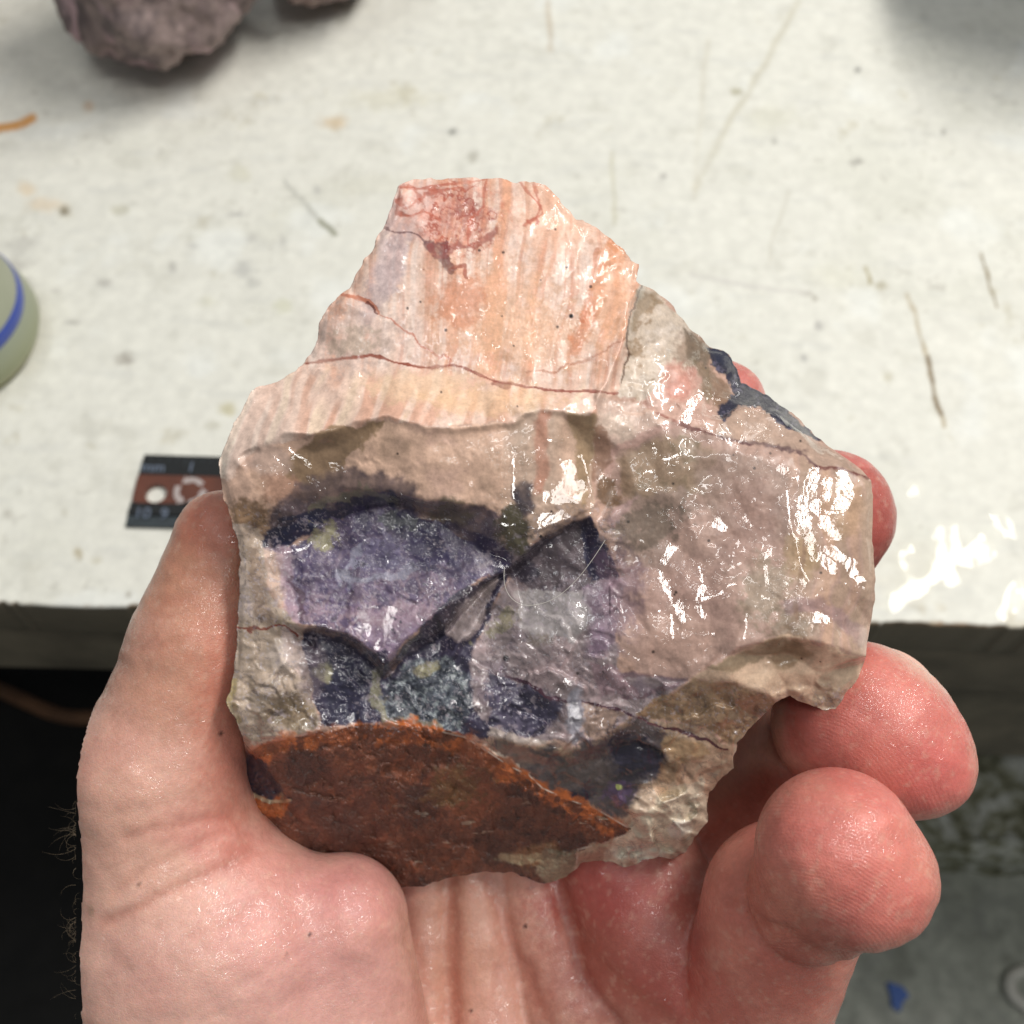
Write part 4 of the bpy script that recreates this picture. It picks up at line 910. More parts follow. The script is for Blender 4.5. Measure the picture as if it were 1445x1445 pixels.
# ------------------------------------------------------------------ the hand (signed distance field -> surface nets)
def surface_nets(f, x0, vox):
    s = f < 0
    nx, ny, nz = f.shape
    c = [s[i:nx-1+i, j:ny-1+j, k:nz-1+k] for i in (0, 1) for j in (0, 1) for k in (0, 1)]
    cnt = sum(x.astype(np.int8) for x in c); act = (cnt > 0) & (cnt < 8)
    I, J, K = np.nonzero(act); n = len(I)
    idx = -np.ones(act.shape, np.int64); idx[I, J, K] = np.arange(n)
    acc = np.zeros((n, 3)); num = np.zeros(n)
    corner = [(i, j, k) for i in (0, 1) for j in (0, 1) for k in (0, 1)]
    for a in range(8):
        for ax in range(3):
            A = corner[a]
            if A[ax]: continue
            Bc = list(A); Bc[ax] = 1
            fa = f[I+A[0], J+A[1], K+A[2]]; fb = f[I+Bc[0], J+Bc[1], K+Bc[2]]
            m = (fa < 0) != (fb < 0); t = np.where(m, fa/(fa-fb+1e-12), 0)
            p = np.tile(np.array(A, float), (n, 1)); p[:, ax] = t
            acc += p*m[:, None]; num += m
    P = (np.stack([I, J, K], 1)+acc/num[:, None])*vox+x0
    F = []
    for ax in range(3):
        o1, o2 = [(1, 2), (2, 0), (0, 1)][ax]
        sl0 = [slice(1, -1)]*3; sl0[ax] = slice(0, s.shape[ax]-1); sl1 = list(sl0); sl1[ax] = slice(1, s.shape[ax])
        a, b = s[tuple(sl0)], s[tuple(sl1)]
        for flip, m in ((False, a & ~b), (True, ~a & b)):
            g = np.array(np.nonzero(m)).T
            g = g + np.array([0 if i == ax else 1 for i in range(3)])
            e1 = np.zeros(3, int); e1[o1] = 1; e2 = np.zeros(3, int); e2[o2] = 1
            q = [g-e1-e2, g-e2, g, g-e1]
            qi = np.stack([idx[tuple(x.T)] for x in q], 1)
            if flip: qi = qi[:, ::-1]
            F.append(qi)
    F = np.concatenate(F); F = F[(F >= 0).all(1)]
    return P, F

def mmP(u, v, w):
    d = D0*1000-w; return np.array([(u-722.5)/FPX*d, -(v-722.5)/FPX*d, w*1.0])
def mmR(r, w): return r/FPX*(D0*1000-w)
HAND = [  # (chain of (u,v,w,radius px), blend inside, blend with the rest)
 ('thumb', [(318,768,-22,76),(290,905,-23,98),(222,1092,-24,117),(268,1340,-29,164),(310,1620,-40,205)], 5, 0),
 ('thenar', [(335,1330,-27,158),(360,1560,-34,200)], 5, 5),
 ('thenar2', [(482,1300,-27,94),(480,1500,-32,135)], 5, 3.0),
 ('palm1', [(600,1180,-48,60),(598,1330,-46,62),(590,1480,-43,72),(580,1640,-42,110)], 4, 1.2),
 ('palm2', [(672,1160,-47,56),(680,1330,-44,60),(700,1480,-41,72),(710,1640,-42,110)], 4, .8),
 ('palm3', [(742,1150,-47,60),(768,1300,-44,66),(815,1420,-41,78),(870,1540,-42,110)], 4, .8),
 ('plate', [(600,1100,-66,150),(700,1500,-67,230)], 4, 2),
 ('plate2', [(850,1120,-62,140),(850,1450,-60,170)], 4, 3),
 ('hypo', [(870,1190,-44,104),(925,1320,-39,112),(1030,1460,-36,112)], 4, 1.0),
 ('pinky1', [(1068,1405,-28,106),(1108,1275,-17,116)], 4, .9),
 ('pinkytip', [(1152,1262,-7,96),(1180,1198,2,108),(1215,1235,2,104)], 3, .9),
 ('ring0', [(900,1180,-66,90),(1040,1115,-60,84),(1140,1062,-40,88)], 4, .6),
 ('ringtip', [(1190,1022,-24,100),(1212,1015,-21,103),(1250,1041,-19,99),(1290,1072,-18,84)], 5, .3),
 ('middle', [(860,1040,-60,90),(1090,850,-52,88),(1168,728,-30,93)], 5, .6),
 ('index', [(780,900,-62,90),(940,720,-54,80),(1016,574,-32,66)], 5, .6),
 ('wrist', [(560,1820,-52,300),(520,2500,-62,280)], 5, 12),
 ('back', [(500,1350,-62,170),(520,1900,-60,240)], 5, 8),
]
def smin(a, b, k):
    if k <= 0: return np.minimum(a, b)
    h = np.clip(.5+.5*(b-a)/k, 0, 1); return b*(1-h)+a*h-k*h*(1-h)
def hand():
    vox = .55
    lo = np.array([-62., -118., -88.]); hi = np.array([74., 30., 16.])
    n = ((hi-lo)/vox).astype(int)+1
    ax = [lo[i]+vox*np.arange(n[i]) for i in range(3)]
    f = np.full(tuple(n), 40., np.float32)
    for name, ch, kin, kout in HAND:
        pts = [mmP(*c[:3]) for c in ch]; rs = [mmR(c[3], c[2]) for c in ch]
        pad = 9
        b0 = np.min([p-r for p, r in zip(pts, rs)], 0)-pad-kout; b1 = np.max([p+r for p, r in zip(pts, rs)], 0)+pad+kout
        i0 = np.clip(((b0-lo)/vox).astype(int), 0, n-1); i1 = np.clip(((b1-lo)/vox).astype(int)+2, 0, n)
        if (i1 <= i0).any(): continue
        X = ax[0][i0[0]:i1[0]].astype(np.float32)[:, None, None]; Y = ax[1][i0[1]:i1[1]].astype(np.float32)[None, :, None]; Z = ax[2][i0[2]:i1[2]].astype(np.float32)[None, None, :]
        d = None
        for a, b, ra, rb in zip(pts[:-1], pts[1:], rs[:-1], rs[1:]):
            ab = b-a; L = float(ab@ab)
            t = np.clip(((X-a[0])*ab[0]+(Y-a[1])*ab[1]+(Z-a[2])*ab[2])/L, 0, 1)
            dd = np.sqrt((X-a[0]-t*ab[0])**2+(Y-a[1]-t*ab[1])**2+(Z-a[2]-t*ab[2])**2)-(ra+(rb-ra)*t)
            d = dd if d is None else smin(d, dd, kin*.6)
        sl = tuple(slice(i0[i], i1[i]) for i in range(3))
        f[sl] = smin(f[sl], d.astype(np.float32), kout)
    P, F = surface_nets(f, lo, vox)
    # gradient normals
    G = np.gradient(f, vox)
    ii = np.clip(np.round((P-lo)/vox).astype(int), 0, n-1)
    Nn = np.stack([g[tuple(ii.T)] for g in G], 1); Nn /= np.linalg.norm(Nn, axis=1, keepdims=True)+1e-9
    d = D0*1000-P[:, 2]; u = 722.5+P[:, 0]/d*FPX; v = 722.5-P[:, 1]/d*FPX; w = P[:, 2]
    face = sstep(0.0, .3, Nn[:, 2])
    # skin folds: displaced where they face the viewer
    folds = [([(330,1150),(285,1158),(232,1166),(175,1180)],9,.28),([(360,1198),(310,1226),(232,1262),(184,1288),(150,1300)],9,.42),([(385,1240),(330,1290),(270,1320)],8,.18),([(320,1170),(270,1196),(200,1230),(160,1262)],8,.22),
             ([(638,1235),(637,1330),(638,1445),(640,1560)],13,.7),([(690,1240),(712,1310),(745,1380),(772,1445),(800,1520)],13,.6),([(702,1370),(702,1445)],8,.2),([(572,1290),(590,1360),(600,1470)],9,.25),
             ([(270,840),(250,846),(215,850)],7,.18),([(250,905),(200,915)],8,.15),([(240,790),(262,812),(300,818)],8,.15),
             ([(1030,1270),(1060,1292),(1110,1318),(1150,1346),(1185,1356)],10,.5),([(1000,1320),(1050,1372),(1120,1420)],8,.0),
             ([(785,1240),(800,1300),(830,1352),(880,1405),(960,1465)],17,1.0)]
    disp = np.zeros(len(P)); cre = np.zeros(len(P))
    for pts, wd, dp in folds:
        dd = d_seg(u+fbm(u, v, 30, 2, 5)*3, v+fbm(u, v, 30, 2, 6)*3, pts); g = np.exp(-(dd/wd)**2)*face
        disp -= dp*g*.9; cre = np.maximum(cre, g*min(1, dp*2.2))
    # fine flexure lines on thenar and palm
    for k in range(46):
        rng = np.random.RandomState(k); x, y = rng.uniform(150, 620), rng.uniform(1130, 1440); an = math.radians(-32+rng.normal()*14); L = rng.uniform(18, 55)
        pts = [(x-L*math.cos(an), y-L*math.sin(an)), (x, y+rng.uniform(-3, 3)), (x+L*math.cos(an), y+L*math.sin(an))]
        m = (np.abs(u-x) < L+12) & (np.abs(v-y) < L+12); dd = d_seg(u[m], v[m], pts); disp[m] -= .06*np.exp(-(dd/4.5)**2)*face[m]
    lump = fbm(u, v, 60, 3, 7)*.22+fbm(u, v, 22, 3, 8)*.05
    P = P+Nn*(disp+lump*face)[:, None]
    # colour
    p = Paint(u, v, (218, 168, 150), 8)
    nb = w > -200
    b = p.blob
    b(180,1250,110,160,(222,176,156),.8,0,.6,.2); b(300,1380,180,120,(226,180,166),.8,0,.6,.2); b(420,1290,130,90,(220,156,148),.7,10,.6,.2); b(500,1260,70,50,(212,146,140),.6,0,.6,.2)
    b(320,1190,90,36,(222,156,144),.7,15,.6,.2); b(470,1400,140,70,(222,168,160),.6,0,.6,.2)
    b(280,800,90,110,(192,136,110),.9,0,.5,.2); b(262,950,110,80,(198,144,120),.8,0,.6,.2); b(300,740,60,40,(204,128,106),.7,0,.6,.2); b(330,1020,50,160,(206,124,104),.6,0,.6)
    b(700,1400,110,120,(206,154,136),.9,0,.6,.2); b(640,1330,60,100,(204,156,132),.5); b(900,1330,130,130,(176,94,82),.9,35,.5,.2); b(1000,1420,110,60,(194,104,92),.8,35,.6,.2); b(850,1240,90,60,(184,92,86),.8,0,.6)  # dark red little-finger side has its shade put into the colour
    m = sd_poly(u, v, [(960,1180),(1070,1080),(1200,1080),(1330,1180),(1330,1300),(1240,1460),(1080,1460),(1000,1330)]); p.mix((210,134,118), sstep(-15,25,m)*.9)
    b(1195,1190,110,90,(220,130,118),.9,0,.6,.15); b(1240,1290,80,50,(208,118,108),.7,0,.6); b(1100,1270,60,60,(196,124,106),.6,0,.6); b(1120,1380,70,60,(194,110,96),.8,0,.6)
    b(1190,1130,60,26,(218,140,126),.5,0,.6)
    m = sd_poly(u, v, [(1100,900),(1230,900),(1380,1010),(1380,1140),(1260,1170),(1100,1060)])*(1); p.mix((212,120,110), sstep(-10,20,m)*.9*(w > -36)*(v < 1150))
    b(1240,960,60,30,(218,130,116),.6,30,.6); b(1320,1090,50,40,(212,110,104),.6,0,.6)
    m = (u > 1150) & (v < 860); p.mix((176,84,76), m*.9); m = (u > 950) & (v < 660); p.mix((206,120,112), m*.9)
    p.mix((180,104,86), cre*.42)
    p.mix((150,130,100), sstep(.5,1,1-np.hypot((u-128)/18,(v-1285)/24))*.5)
    spk = fbm(u, v, 7, 2, 9); p.mix((226,190,168), sstep(.6,.95,spk)*.25)
    for x, y, r0 in ((194,1247,2.2),(741,1308,3),(665,1427,2.4),(436,1320,2),(404,1347,1.8),(311,1036,2.4),(1330,1230,2),(1282,1246,2)):
        p.mix((50,20,18), (1-sstep(r0*.6,r0*1.6,np.hypot(u-x,v-y)))*.9)
    p.val(1+.03*p.n3)
    # print ridges: distance field around whorl centres (in mm/…)
    rid = np.zeros((len(P), 3), np.float32)
    for cx, cy, sx, sy, rad in ((1135,1330,1,1.5,190),(1160,1200,1.4,1,190),):
        pass
    r1 = np.hypot((u-1100)*.9+(v-1400)*.3, (v-1420)*1.0-(u-1100)*.25)
    r2 = np.hypot((u-1040)*.8+(v-1200)*.5, (v-1200)*1.0-(u-1040)*.3)
    def cap(ch):
        q = [mmP(*c[:3]) for c in ch]; r_ = [mmR(c[3], c[2]) for c in ch]; best = np.full(len(P), 1e9)
        for a, b_, ra, rb in zip(q[:-1], q[1:], r_[:-1], r_[1:]):
            ab = b_-a; t_ = np.clip(((P-a)@ab)/(ab@ab), 0, 1); best = np.minimum(best, np.linalg.norm(P-a-t_[:, None]*ab, axis=1)-(ra+(rb-ra)*t_))
        return best
    CH = {k[0]: k[1] for k in HAND}
    dp_, dr_ = cap(CH['pinkytip']), cap(CH['ringtip'])
    isp = (dp_ < dr_) & (dp_ < 1.2); isr = (dr_ <= dp_) & (dr_ < 1.2)
    rid[:, 0] = np.where(isp, r1, np.where(isr, r2, (v*.86+u*.5)))/(5.6*100); rid[:, 1] = np.where(isp | isr, np.clip(np.abs(dp_-dr_)/1.0, 0, 1)*np.clip((1.2-np.minimum(dp_, dr_))/.8, 0, 1), 0)*np.clip(.75+.7*fbm(u, v, 40, 2, 17), .2, 1)+.15
    rid[:, 0] += fbm(u, v, 40, 2, 3)*.004
    wet = np.zeros((len(P), 3)); wv_ = .48+.0*u
    for x, y, rx, ry, a in ((1215,1180,80,50,1),(1260,980,80,50,1),(920,1310,40,40,1),(330,1240,60,60,.9),(450,1340,60,60,.7),(250,1000,50,60,.6),(630,1420,30,30,.8),(705,1260,20,40,.8),(960,1360,30,40,.8),(300,1350,90,70,.5)):
        wv_ = np.maximum(wv_, a*(1-sstep(.5, 1.4, np.hypot((u-x)/rx, (v-y)/ry))))
    wet[:, 0] = wv_
    # to metres in the view frame
    org = view_pt(540, 1900, -60); rot = Matrix(R3.tolist())
    Wd = (P*1e-3+np.array([0, 0, -D0])) @ R3.T + CAM
    loc = (Wd-org) @ R3
    t = empty('hand', 'bare wet left hand, palm up, cupping the stone with thumb at its left side', 'hand', org, rot)
    sk = new_mesh_obj('skin', loc, F, M_SKIN, t, True, {'paint': p.C, 'wet': wet, 'ridge': rid})
    # nail plates seen edge-on at the far side of two fingertips
    nm = simple('nail', (226, 184, 166), .3, 200, .05, .00005, coat=.4)
    def nail(cu, cv, cw, r, a0, a1, wd):
        V3, F3 = [], []; A = np.linspace(math.radians(a0), math.radians(a1), 17)
        for k, (rr, dz) in enumerate(((r-2, 0), (r+2.5, -.5), (r+1.5, -3.5), (r-8, -7.5))):
            for a in A:
                e = math.sin((a-A[0])/(A[-1]-A[0])*math.pi)**.4
                V3.append(view_pt(cu+rr*math.cos(a)-(1-e)*5*math.cos(a), cv-rr*math.sin(a)+(1-e)*5*math.sin(a), cw+dz*wd))
        for k in range(3):
            for i in range(16): F3.append((k*17+i, k*17+i+1, (k+1)*17+i+1, (k+1)*17+i))
        o = new_mesh_obj('fingernail', (np.array(V3)-org) @ R3, F3, nm, t); s_ = o.modifiers.new('s', 'SOLIDIFY'); s_.thickness = .0003
    nail(1190,1212,-3.5,110.5,38,80,1); nail(1226,1020,-21,106,18,84,1)
    # body hair along the left edge
    hv, hf = [], []; rng = np.random.RandomState(3)
    def hair(pts, r):
        base = len(hv)
        for i, q in enumerate(pts):
            rr = r*(1-.8*i/(len(pts)-1))
            for k in range(3):
                a = k*2.094; hv.append(tuple(np.array(q)+rr*(math.cos(a)*R3[:, 0]+math.sin(a)*R3[:, 1])))
        for i in range(len(pts)-1):
            for k in range(3): hf.append((base+i*3+k, base+i*3+(k+1) % 3, base+i*3+3+(k+1) % 3, base+i*3+3+k))
    for k in range(60):
        y = rng.choice([rng.uniform(1130, 1215), rng.uniform(1215, 1445), rng.uniform(1270, 1360)]); L = rng.uniform(10, 40)*(1.3 if y < 1210 else 1); an = math.radians(rng.uniform(95, 250)); cv_ = rng.uniform(-3.2, 3.2)
        x0 = 107; pts = []; x, yy = x0, y
        for i in range(7): pts.append(view_pt(x, yy, -26+rng.uniform(-.1, .1)+i*.2)); x += math.cos(an)*L/6; yy -= math.sin(an)*L/6*.9; an += cv_*.18
        hair(pts, .000026)
    for x, y in ((205,872),(190,905),(197,893),(188,898),(200,880)):
        an = math.radians(rng.uniform(140, 175)); pts = []
        for i in range(5): pts.append(view_pt(x, y, -24)); x += math.cos(an)*4.2; y -= math.sin(an)*4; an -= .1
        hair(pts, .00004)
    o = new_mesh_obj('hair', (np.array(hv)-org) @ R3, hf, simple('pale_hair', (176, 156, 128), .4, 100, .2, 0), t); o['kind'] = 'stuff'
hand()

# ------------------------------------------------------------------ loose fibre on the stone
def fibre():
    pts = [view_pt(*q) for q in ((712,800,-5.5),(710,818,-5),(714,838,-5),(730,852,-4.5),(745,856,-4.5),(778,850,-3.5),(808,826,-3),(832,796,-2.6),(846,775,-2.4),(854,762,-2.4))]
    cu = bpy.data.curves.new('fibre', 'CURVE'); cu.dimensions = '3D'; sp = cu.splines.new('NURBS'); sp.points.add(len(pts)-1)
    for s_, q in zip(sp.points, pts): s_.co = (*q, 1)
    sp.use_endpoint_u = True; sp.order_u = 4; cu.bevel_depth = .00004; cu.bevel_resolution = 2
    cu.materials.append(simple('pale_fibre', (206, 200, 190), .35, 100, .1, 0))
    o = bpy.data.objects.new('fibre', cu); COL.objects.link(o); tag(o, 'thin pale hair stuck across the dark hollow of the wet stone', 'hair')
fibre()

# ------------------------------------------------------------------ ruler on the bench
def ruler():
    c = [on_plane(u, v, ZT) for u, v in ((206,646),(310,649),(178,745),(300,750))]
    A, Bq, Cq = c[0], c[1], c[2]
    ex = (Bq-A); ex[2] = 0; ex /= np.linalg.norm(ex); ey = np.array([-ex[1], ex[0], 0])
    H = abs((A-Cq)@ey); sh = (A-Cq)@ex
    org = Cq.copy(); rot = Matrix((ex.tolist(), ey.tolist(), (0, 0, 1))).transposed()
    t = empty('ruler', 'flat black and brown ruler with a round hanging hole lying on the bench', 'ruler', (org[0], org[1], ZT+.0002), rot)
    Lr = .155; th = .0022
    bk = simple('ruler_black', (13, 16, 17), .5, 300, .25, .00003); bn = simple('ruler_brown', (96, 52, 36), .5, 90, .25, .00005); gy = simple('ruler_grey_bevel', (48, 56, 60), .5, 200, .15, .00002)
    pr = simple('ruler_print', (96, 106, 122), .5, 200, .05, 0)
    wp = simple('ruler_light_print', (176, 164, 160), .5, 200, .05, 0)
    def strip(name, y0, y1, m, z1=th, hole=False):
        # slanted left end (the cut is not quite square)
        xs0 = sh*(y0/H); xs1 = sh*(y1/H)
        if not hole:
            v = [(xs0, y0, 0), (Lr, y0, 0), (Lr, y1, 0), (xs1, y1, 0), (xs0, y0, z1), (Lr, y0, z1), (Lr, y1, z1), (xs1, y1, z1)]
            f = [(0, 3, 2, 1), (4, 5, 6, 7), (0, 1, 5, 4), (1, 2, 6, 5), (2, 3, 7, 6), (3, 0, 4, 7)]
            o = new_mesh_obj(name, v, f, m, t, False); bevel(o, .0003); return o
        hx, hy = hole[0], hole[1]; r = hole[2]; nseg = 32; v = []; f = []
        ring = [(hx+r*math.cos(2*math.pi*i/nseg), hy+r*math.sin(2*math.pi*i/nseg)) for i in range(nseg)]
        outr = []
        for x, y in ring:
            dx, dy = x-hx, y-hy; ts = []
            if dx > 1e-9: ts.append((hx*2-hx-0+.008-hx)/dx if False else (.012)/dx)
            if dx < -1e-9: ts.append((hx-(xs0+xs1)/2)/-dx)
            if dy > 1e-9: ts.append((y1-hy)/dy)
            if dy < -1e-9: ts.append((hy-y0)/-dy)
            k = min(ts); outr.append((hx+dx*k, hy+dy*k))
        for z in (0, z1):
            v += [(x, y, z) for x, y in ring]+[(x, y, z) for x, y in outr]
        n2 = 2*nseg
        for i in range(nseg):
            j = (i+1) % nseg
            f += [(n2+i, n2+nseg+i, n2+nseg+j, n2+j), (i, j, nseg+j, nseg+i), (i, n2+i, n2+j, j), (nseg+i, nseg+j, n2+nseg+j, n2+nseg+i)]
        b = len(v); x0 = hx+.012
        v += [(x0, y0, 0), (Lr, y0, 0), (Lr, y1, 0), (x0, y1, 0), (x0, y0, z1), (Lr, y0, z1), (Lr, y1, z1), (x0, y1, z1)]
        f += [tuple(b+i for i in q) for q in ((0, 3, 2, 1), (4, 5, 6, 7), (0, 1, 5, 4), (1, 2, 6, 5), (2, 3, 7, 6))]
        return new_mesh_obj(name, v, f, m, t, False)
    sc = H/100.0
    strip('bevelled_edge', 0, 15*sc, gy, th*.6)
    strip('lower_scale', 15*sc+.00002, 31*sc, bk)
    def loc_of(u, v):
        q = on_plane(u, v, ZT+th); d = q-org; return d@ex, d@ey
    hx, hy = loc_of(220, 696)
    strip('centre_band', 31*sc+.00002, 71*sc, bn, th-.0002, hole=(hx, hy, .0037))
    strip('upper_scale', 71*sc+.00002, H, bk)
    def text(s, u, v, size, m, w=1):
        cu = bpy.data.curves.new('print', 'FONT'); cu.body = s; cu.size = size; cu.align_x = 'CENTER'; cu.align_y = 'CENTER'; cu.extrude = .00003; cu.offset = .00008*w
        cu.materials.append(m); o = bpy.data.objects.new('print', cu); COL.objects.link(o); o.parent = t
        x, y = loc_of(u, v); o.location = (x, y, th+.00005); return o
    text('mm', 216, 660, .0056, pr, 1); text('1', 270, 660, .0055, pr); text('10', 201, 725, .0058, pr, .8); text('9', 232, 726, .0058, pr, 1)
    # graduation ticks
    v, f = [], []
    for i in range(1, 46):
        x = sh+.001+i*.0030 if False else sh+.003*i; L_ = .0022 if i % 5 else .0036; b = len(v)
        for yy0, yy1, zz in ((H-.0006-L_, H-.0006, th+.00006),):
            v += [(x-.00013, yy0, zz), (x+.00013, yy0, zz), (x+.00013, yy1, zz), (x-.00013, yy1, zz)]; f.append((b, b+1, b+2, b+3))
    o = new_mesh_obj('graduation_marks', v, f, simple('tick', (52, 58, 62), .5, 100, .05, 0), t, False)
    # three chasing arrows
    cx, cy = loc_of(268, 693); R_ = .0048; v, f = [], []
    for k in range(3):
        a0 = math.radians(90+120*k); 
        p0 = np.array([math.cos(a0-.95), math.sin(a0-.95)])*R_; p1 = np.array([math.cos(a0-.25), math.sin(a0-.25)])*R_; p2 = np.array([math.cos(a0+.30), math.sin(a0+.30)])*R_; p3 = np.array([math.cos(a0+.80), math.sin(a0+.80)])*R_*.95
        for a, b_, w0, w1 in ((p0, p1, .0010, .0010), (p1, p2, .0010, .0010), (p2, p3, .0018, .0001)):
            d = (b_-a)/np.linalg.norm(b_-a); nn = np.array([-d[1], d[0]]); b = len(v)
            for q, w_ in ((a-nn*w0, 0), (b_-nn*w1, 0), (b_+nn*w1, 0), (a+nn*w0, 0)): v.append((cx+q[0], cy+q[1], th-.0002+.00005+len(v)*2e-7))
            f.append((b, b+1, b+2, b+3))
    new_mesh_obj('arrow_triangle_print', v, f, wp, t, False)
ruler()

# ------------------------------------------------------------------ bottle at the left edge
def bottle():
    c = on_plane(-66, 484, ZT)
    t = empty('bottle', 'translucent grey green plastic bottle with a blue ring, cut by the left frame edge', 'bottle', (c[0], c[1], ZT))
    rr = np.linalg.norm(on_plane(64, 484, ZT)-c)
    def lathe(name, prof, m, n=64):
        v, f = [], []
        for r, z in prof:
            for i in range(n): v.append((r*math.cos(2*math.pi*i/n), r*math.sin(2*math.pi*i/n), z))
        for k in range(len(prof)-1):
            for i in range(n): f.append((k*n+i, k*n+(i+1) % n, (k+1)*n+(i+1) % n, (k+1)*n+i))
        return new_mesh_obj(name, v, f, m, t)
    m, N, L, B = mat('cloudy_plastic'); nt = m.node_tree
    n = noise(nt, 30, 3); tc = nt.nodes.new('ShaderNodeTexCoord'); sx = nt.nodes.new('ShaderNodeSeparateXYZ'); L.new(tc.outputs['Object'], sx.inputs[0])
    mr = nt.nodes.new('ShaderNodeMapRange'); mr.inputs[1].default_value = 0; mr.inputs[2].default_value = .02; L.new(sx.outputs[2], mr.inputs[0])
    r = ramp(nt, mr.outputs[0], [(0, tuple(lin((184, 178, 112)))), (.4, tuple(lin((184, 190, 148)))), (1, tuple(lin((190, 198, 178))))])
    L.new(r.outputs[0], B.inputs['Base Color']); B.inputs['Roughness'].default_value = .32; B.inputs['Transmission Weight'].default_value = .4
    L.new(bump(nt, n.outputs['Fac'], .0004), B.inputs['Normal'])
    R_ = rr
    body = [(0, .001), (R_*.8, .001), (R_*.95, .003), (R_, .008), (R_*1.0, .016), (R_*.99, .024), (R_*.95, .031), (R_*.87, .038), (R_*.78, .043)]
    R_ = R_*1.0
    body = [(0, .001), (R_*.8, .001), (R_*.94, .003), (R_, .008), (R_*.995, .012), (R_*.97, .015), (R_*.93, .0175)]
    lathe('body', body, m)
    bl = simple('blue_ring', (60, 80, 160), .3, 100, .08, .0)
    lathe('ring', [(R_*.93, .0172), (R_*.94, .0185), (R_*.93, .0215), (R_*.90, .0228)], bl)
    lathe('shoulder', [(R_*.905, .0226), (R_*.86, .028), (R_*.72, .036), (R_*.60, .0395), (R_*.3, .044), (R_*.26, .046), (R_*.26, .056), (R_*.24, .058), (0, .058)], simple('grey_cap', (160, 164, 142), .4, 60, .06, .0001))
bottle()

# ------------------------------------------------------------------ loose stones on the bench
def rough_stone(name, label, u, v, rx, ry, rz, seed, yaw, cols, group):
    import bmesh
    bm = bmesh.new(); bmesh.ops.create_icosphere(bm, subdivisions=6, radius=1)
    P = np.array([x.co[:] for x in bm.verts]); bm.faces.ensure_lookup_table(); F = np.array([[q.index for q in f.verts] for f in bm.faces]); bm.free()
    rng = np.random.RandomState(seed); d = np.ones(len(P))
    for _ in range(11):
        n_ = rng.normal(size=3); n_ /= np.linalg.norm(n_); k = rng.uniform(.68, .92)
        if seed == 12 and _ < 5: n_ = np.array([(1, .1, .15), (-1, .05, .1), (.1, 1, .2), (-.1, -1, .25), (.1, -.2, 1)][_], float); n_ /= np.linalg.norm(n_); k = (.66, .70, .72, .66, .62)[_]; c_ = P@n_; d = np.minimum(d, np.where(c_ > .05, k/np.maximum(c_, .05), 9))
    th = np.arctan2(P[:, 1], P[:, 0])*1.6; ph = P[:, 2]*2.2
    d = d*(1+.09*fbm(th*10+50, ph*10, 9, 5, seed, .6)+.03*fbm(th*40+50, ph*40, 9, 3, seed+1))
    Q = P*d[:, None]*np.array([rx, ry, rz]); Q[:, 2] -= Q[:, 2].min(); Q[:, 2] = np.maximum(Q[:, 2], .001)-.001
    p = Paint(th*100+300, ph*100+300, cols[0], 10)
    for i, c in enumerate(cols[1:]): p.mix(c, sstep(.05, .6, fbm(th*100, ph*100, 60, 5, seed+i+5, .65))*.85)
    c0 = on_plane(u, v, ZT); cy, sy = math.cos(yaw), math.sin(yaw)
    mt = painted('dry_stone', .7, 250, .0012, .7, 1.25)
    o = new_mesh_obj(name, Q, F, mt, None, True, {'paint': p.C}); o.location = (c0[0], c0[1], ZT+.0003); o.rotation_euler = (0, 0, yaw)
    tag(o, label, 'stone', group); return o
rough_stone('stone', 'grey brown rough stone with a pink patch lying on the far left of the bench', 240, 66, .048, .052, .054, 12, .80, [(146,128,124),(112,96,94),(180,150,156),(78,68,70)], 'rough stones lying on the bench')
rough_stone('stone', 'second dark rough stone beyond the bench top, cut by the top edge', 470, -24, .045, .032, .038, 9, 1.2, [(130,108,104),(96,78,76),(150,130,124)], 'rough stones lying on the bench')

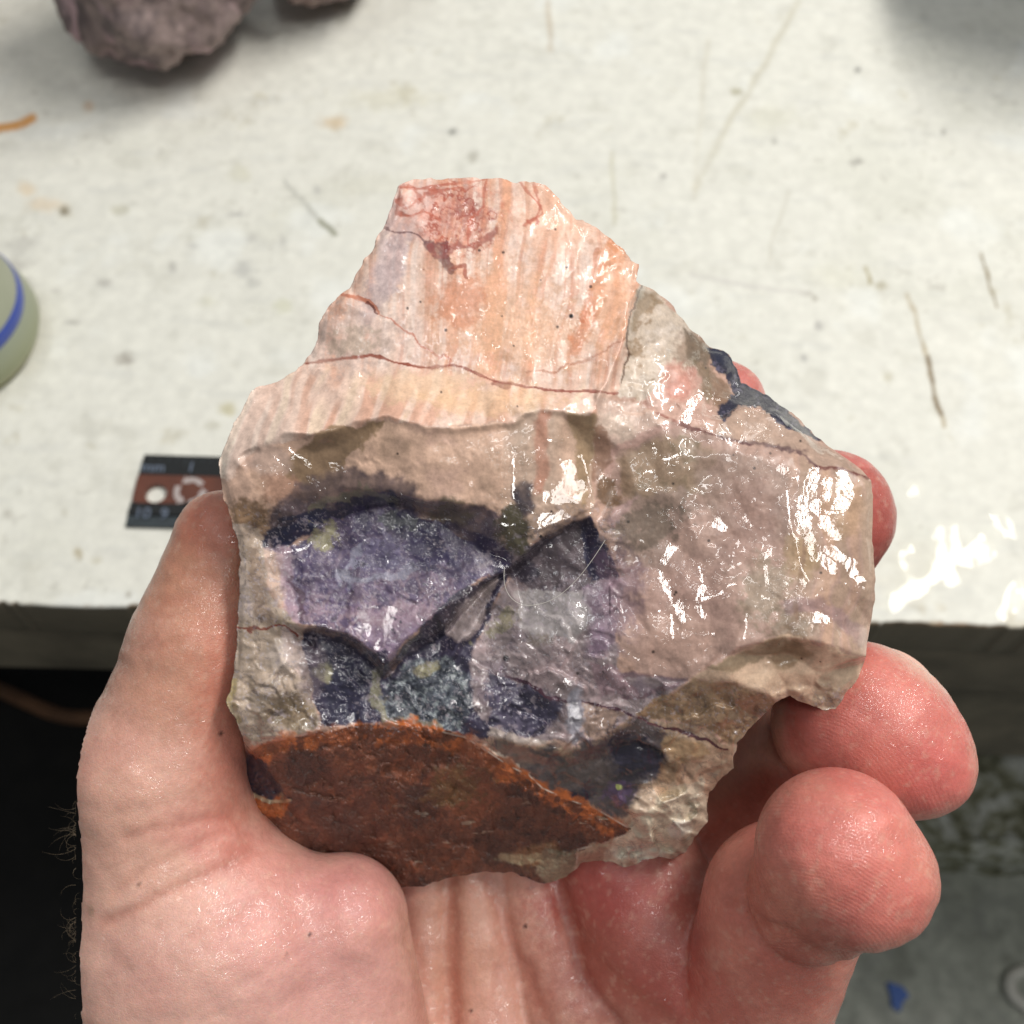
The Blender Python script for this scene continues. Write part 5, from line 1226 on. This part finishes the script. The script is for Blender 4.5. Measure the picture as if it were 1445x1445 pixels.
# ------------------------------------------------------------------ spilled water on the bench
def water():
    m, N, L, B = mat('water'); nt = m.node_tree
    N.remove(B); out = N['Material Output']
    tr = N.new('ShaderNodeBsdfTransparent'); gl = N.new('ShaderNodeBsdfGlossy'); gl.inputs['Roughness'].default_value = .04
    fr = N.new('ShaderNodeFresnel'); fr.inputs['IOR'].default_value = 1.33; mx = N.new('ShaderNodeMixShader')
    n = noise(nt, 120, 2, .5); nb = bump(nt, n.outputs['Fac'], .0002); L.new(nb, gl.inputs['Normal']); L.new(nb, fr.inputs['Normal'])
    L.new(fr.outputs[0], mx.inputs[0]); L.new(tr.outputs[0], mx.inputs[1]); L.new(gl.outputs[0], mx.inputs[2]); L.new(mx.outputs[0], out.inputs['Surface'])
    blobs = [([(1262,848),(1280,835),(1300,828),(1322,812),(1340,800),(1350,790),(1372,782),(1388,772)],20),([(1322,812),(1332,780),(1326,752)],15),([(1345,800),(1352,770),(1346,742)],13),([(1370,790),(1395,778),(1390,765)],22),([(1290,826),(1276,800),(1270,782)],9),([(1268,780),(1288,779)],10),([(1340,805),(1345,818)],20),
             ([(1290,690),(1291,688)],17),([(1408,728),(1415,742),(1428,752)],13),([(1432,830),(1428,845),(1420,862),(1440,835)],18),([(1412,868),(1424,858)],10)]
    us = np.arange(1240, 1462, 1.6); vs = np.arange(670, 880, 1.6); U, V = np.meshgrid(us, vs); h = np.full(U.shape, -9.)
    wu = U+fbm(U, V, 14, 3, 1)*6; wv = V+fbm(U, V, 14, 3, 2)*6
    for pts, wd in blobs: h = np.maximum(h, 1-(d_seg(wu, wv, pts)/(wd*.70))**2)
    K = h > 0
    idx = -np.ones(U.shape, int); idx[K] = np.arange(K.sum())
    uu, vv, hh = U[K], V[K], h[K]
    P = np.array([on_plane(a, b, ZT+.0002) for a, b in zip(uu, vv)]); P[:, 2] += np.clip(hh, 0, 1)**.35*.00025
    Q = np.stack([idx[:-1, :-1], idx[1:, :-1], idx[1:, 1:], idx[:-1, 1:]], -1).reshape(-1, 4); Q = Q[(Q >= 0).all(1)]; 
    o = new_mesh_obj('water_spill', P, Q, m); tag(o, 'splashed puddle of clear water shining white on the bench at right', 'water')
water()

def bench_shadow_blocker():
    b = np.array([.56, .46, ZT]); P0 = on_plane(1440, 10, ZT); hd = P0+(np.array([.85, .5, 2.45])-P0)*.06  # unseen blocker, added to throw the soft shadow at the bench's upper right
    t = empty('shadow_blocker', 'unseen lamp-shaped blocker added beyond the frame to cast a shadow on the bench', 'blocker', tuple(b))
    m = simple('blocker_enamel', (60, 62, 60), .4, 40, .05, .0001)
    def lathe(name, prof, off, n=48):
        v, f = [], []
        for r, z in prof:
            for i in range(n): v.append((off[0]+r*math.cos(2*math.pi*i/n), off[1]+r*math.sin(2*math.pi*i/n), off[2]+z))
        for k in range(len(prof)-1):
            for i in range(n): f.append((k*n+i, k*n+(i+1) % n, (k+1)*n+(i+1) % n, (k+1)*n+i))
        return new_mesh_obj(name, v, f, m, t)
    lathe('base', [(0, .0002), (.07, .0002), (.072, .006), (.06, .016), (.01, .02), (0, .02)], (0, 0, 0))
    o = hd-b; lathe('shade', [(.066, 0), (.064, .002), (.045, .045), (.022, .06), (.02, .08), (0, .082), (.018, .078), (.02, .058), (.043, .043), (.062, .001), (.066, 0)], o)
    cu = bpy.data.curves.new('arm', 'CURVE'); cu.dimensions = '3D'; sp = cu.splines.new('POLY'); P_ = [(0, 0, .018), (.03, .02, .24), tuple(o+np.array([0, 0, .075]))]; sp.points.add(2)
    for q, p_ in zip(sp.points, P_): q.co = (*p_, 1)
    cu.bevel_depth = .006; cu.bevel_resolution = 3; cu.materials.append(m); a = bpy.data.objects.new('arm', cu); COL.objects.link(a); a.parent = t
bench_shadow_blocker()

# curves and lettering become plain meshes
bpy.context.view_layer.update()
dg = bpy.context.evaluated_depsgraph_get()
for o in [o for o in COL.objects if o.type in {'CURVE', 'FONT'}]:
    me = bpy.data.meshes.new_from_object(o.evaluated_get(dg), depsgraph=dg); nm = o.name
    n = bpy.data.objects.new(nm, me); COL.objects.link(n); n.parent = o.parent; n.matrix_world = o.matrix_world.copy()
    if o.parent: n.matrix_local = o.matrix_local.copy()
    for k in ('label', 'category', 'group', 'kind'):
        if k in o: n[k] = o[k]
    bpy.data.objects.remove(o); n.name = nm
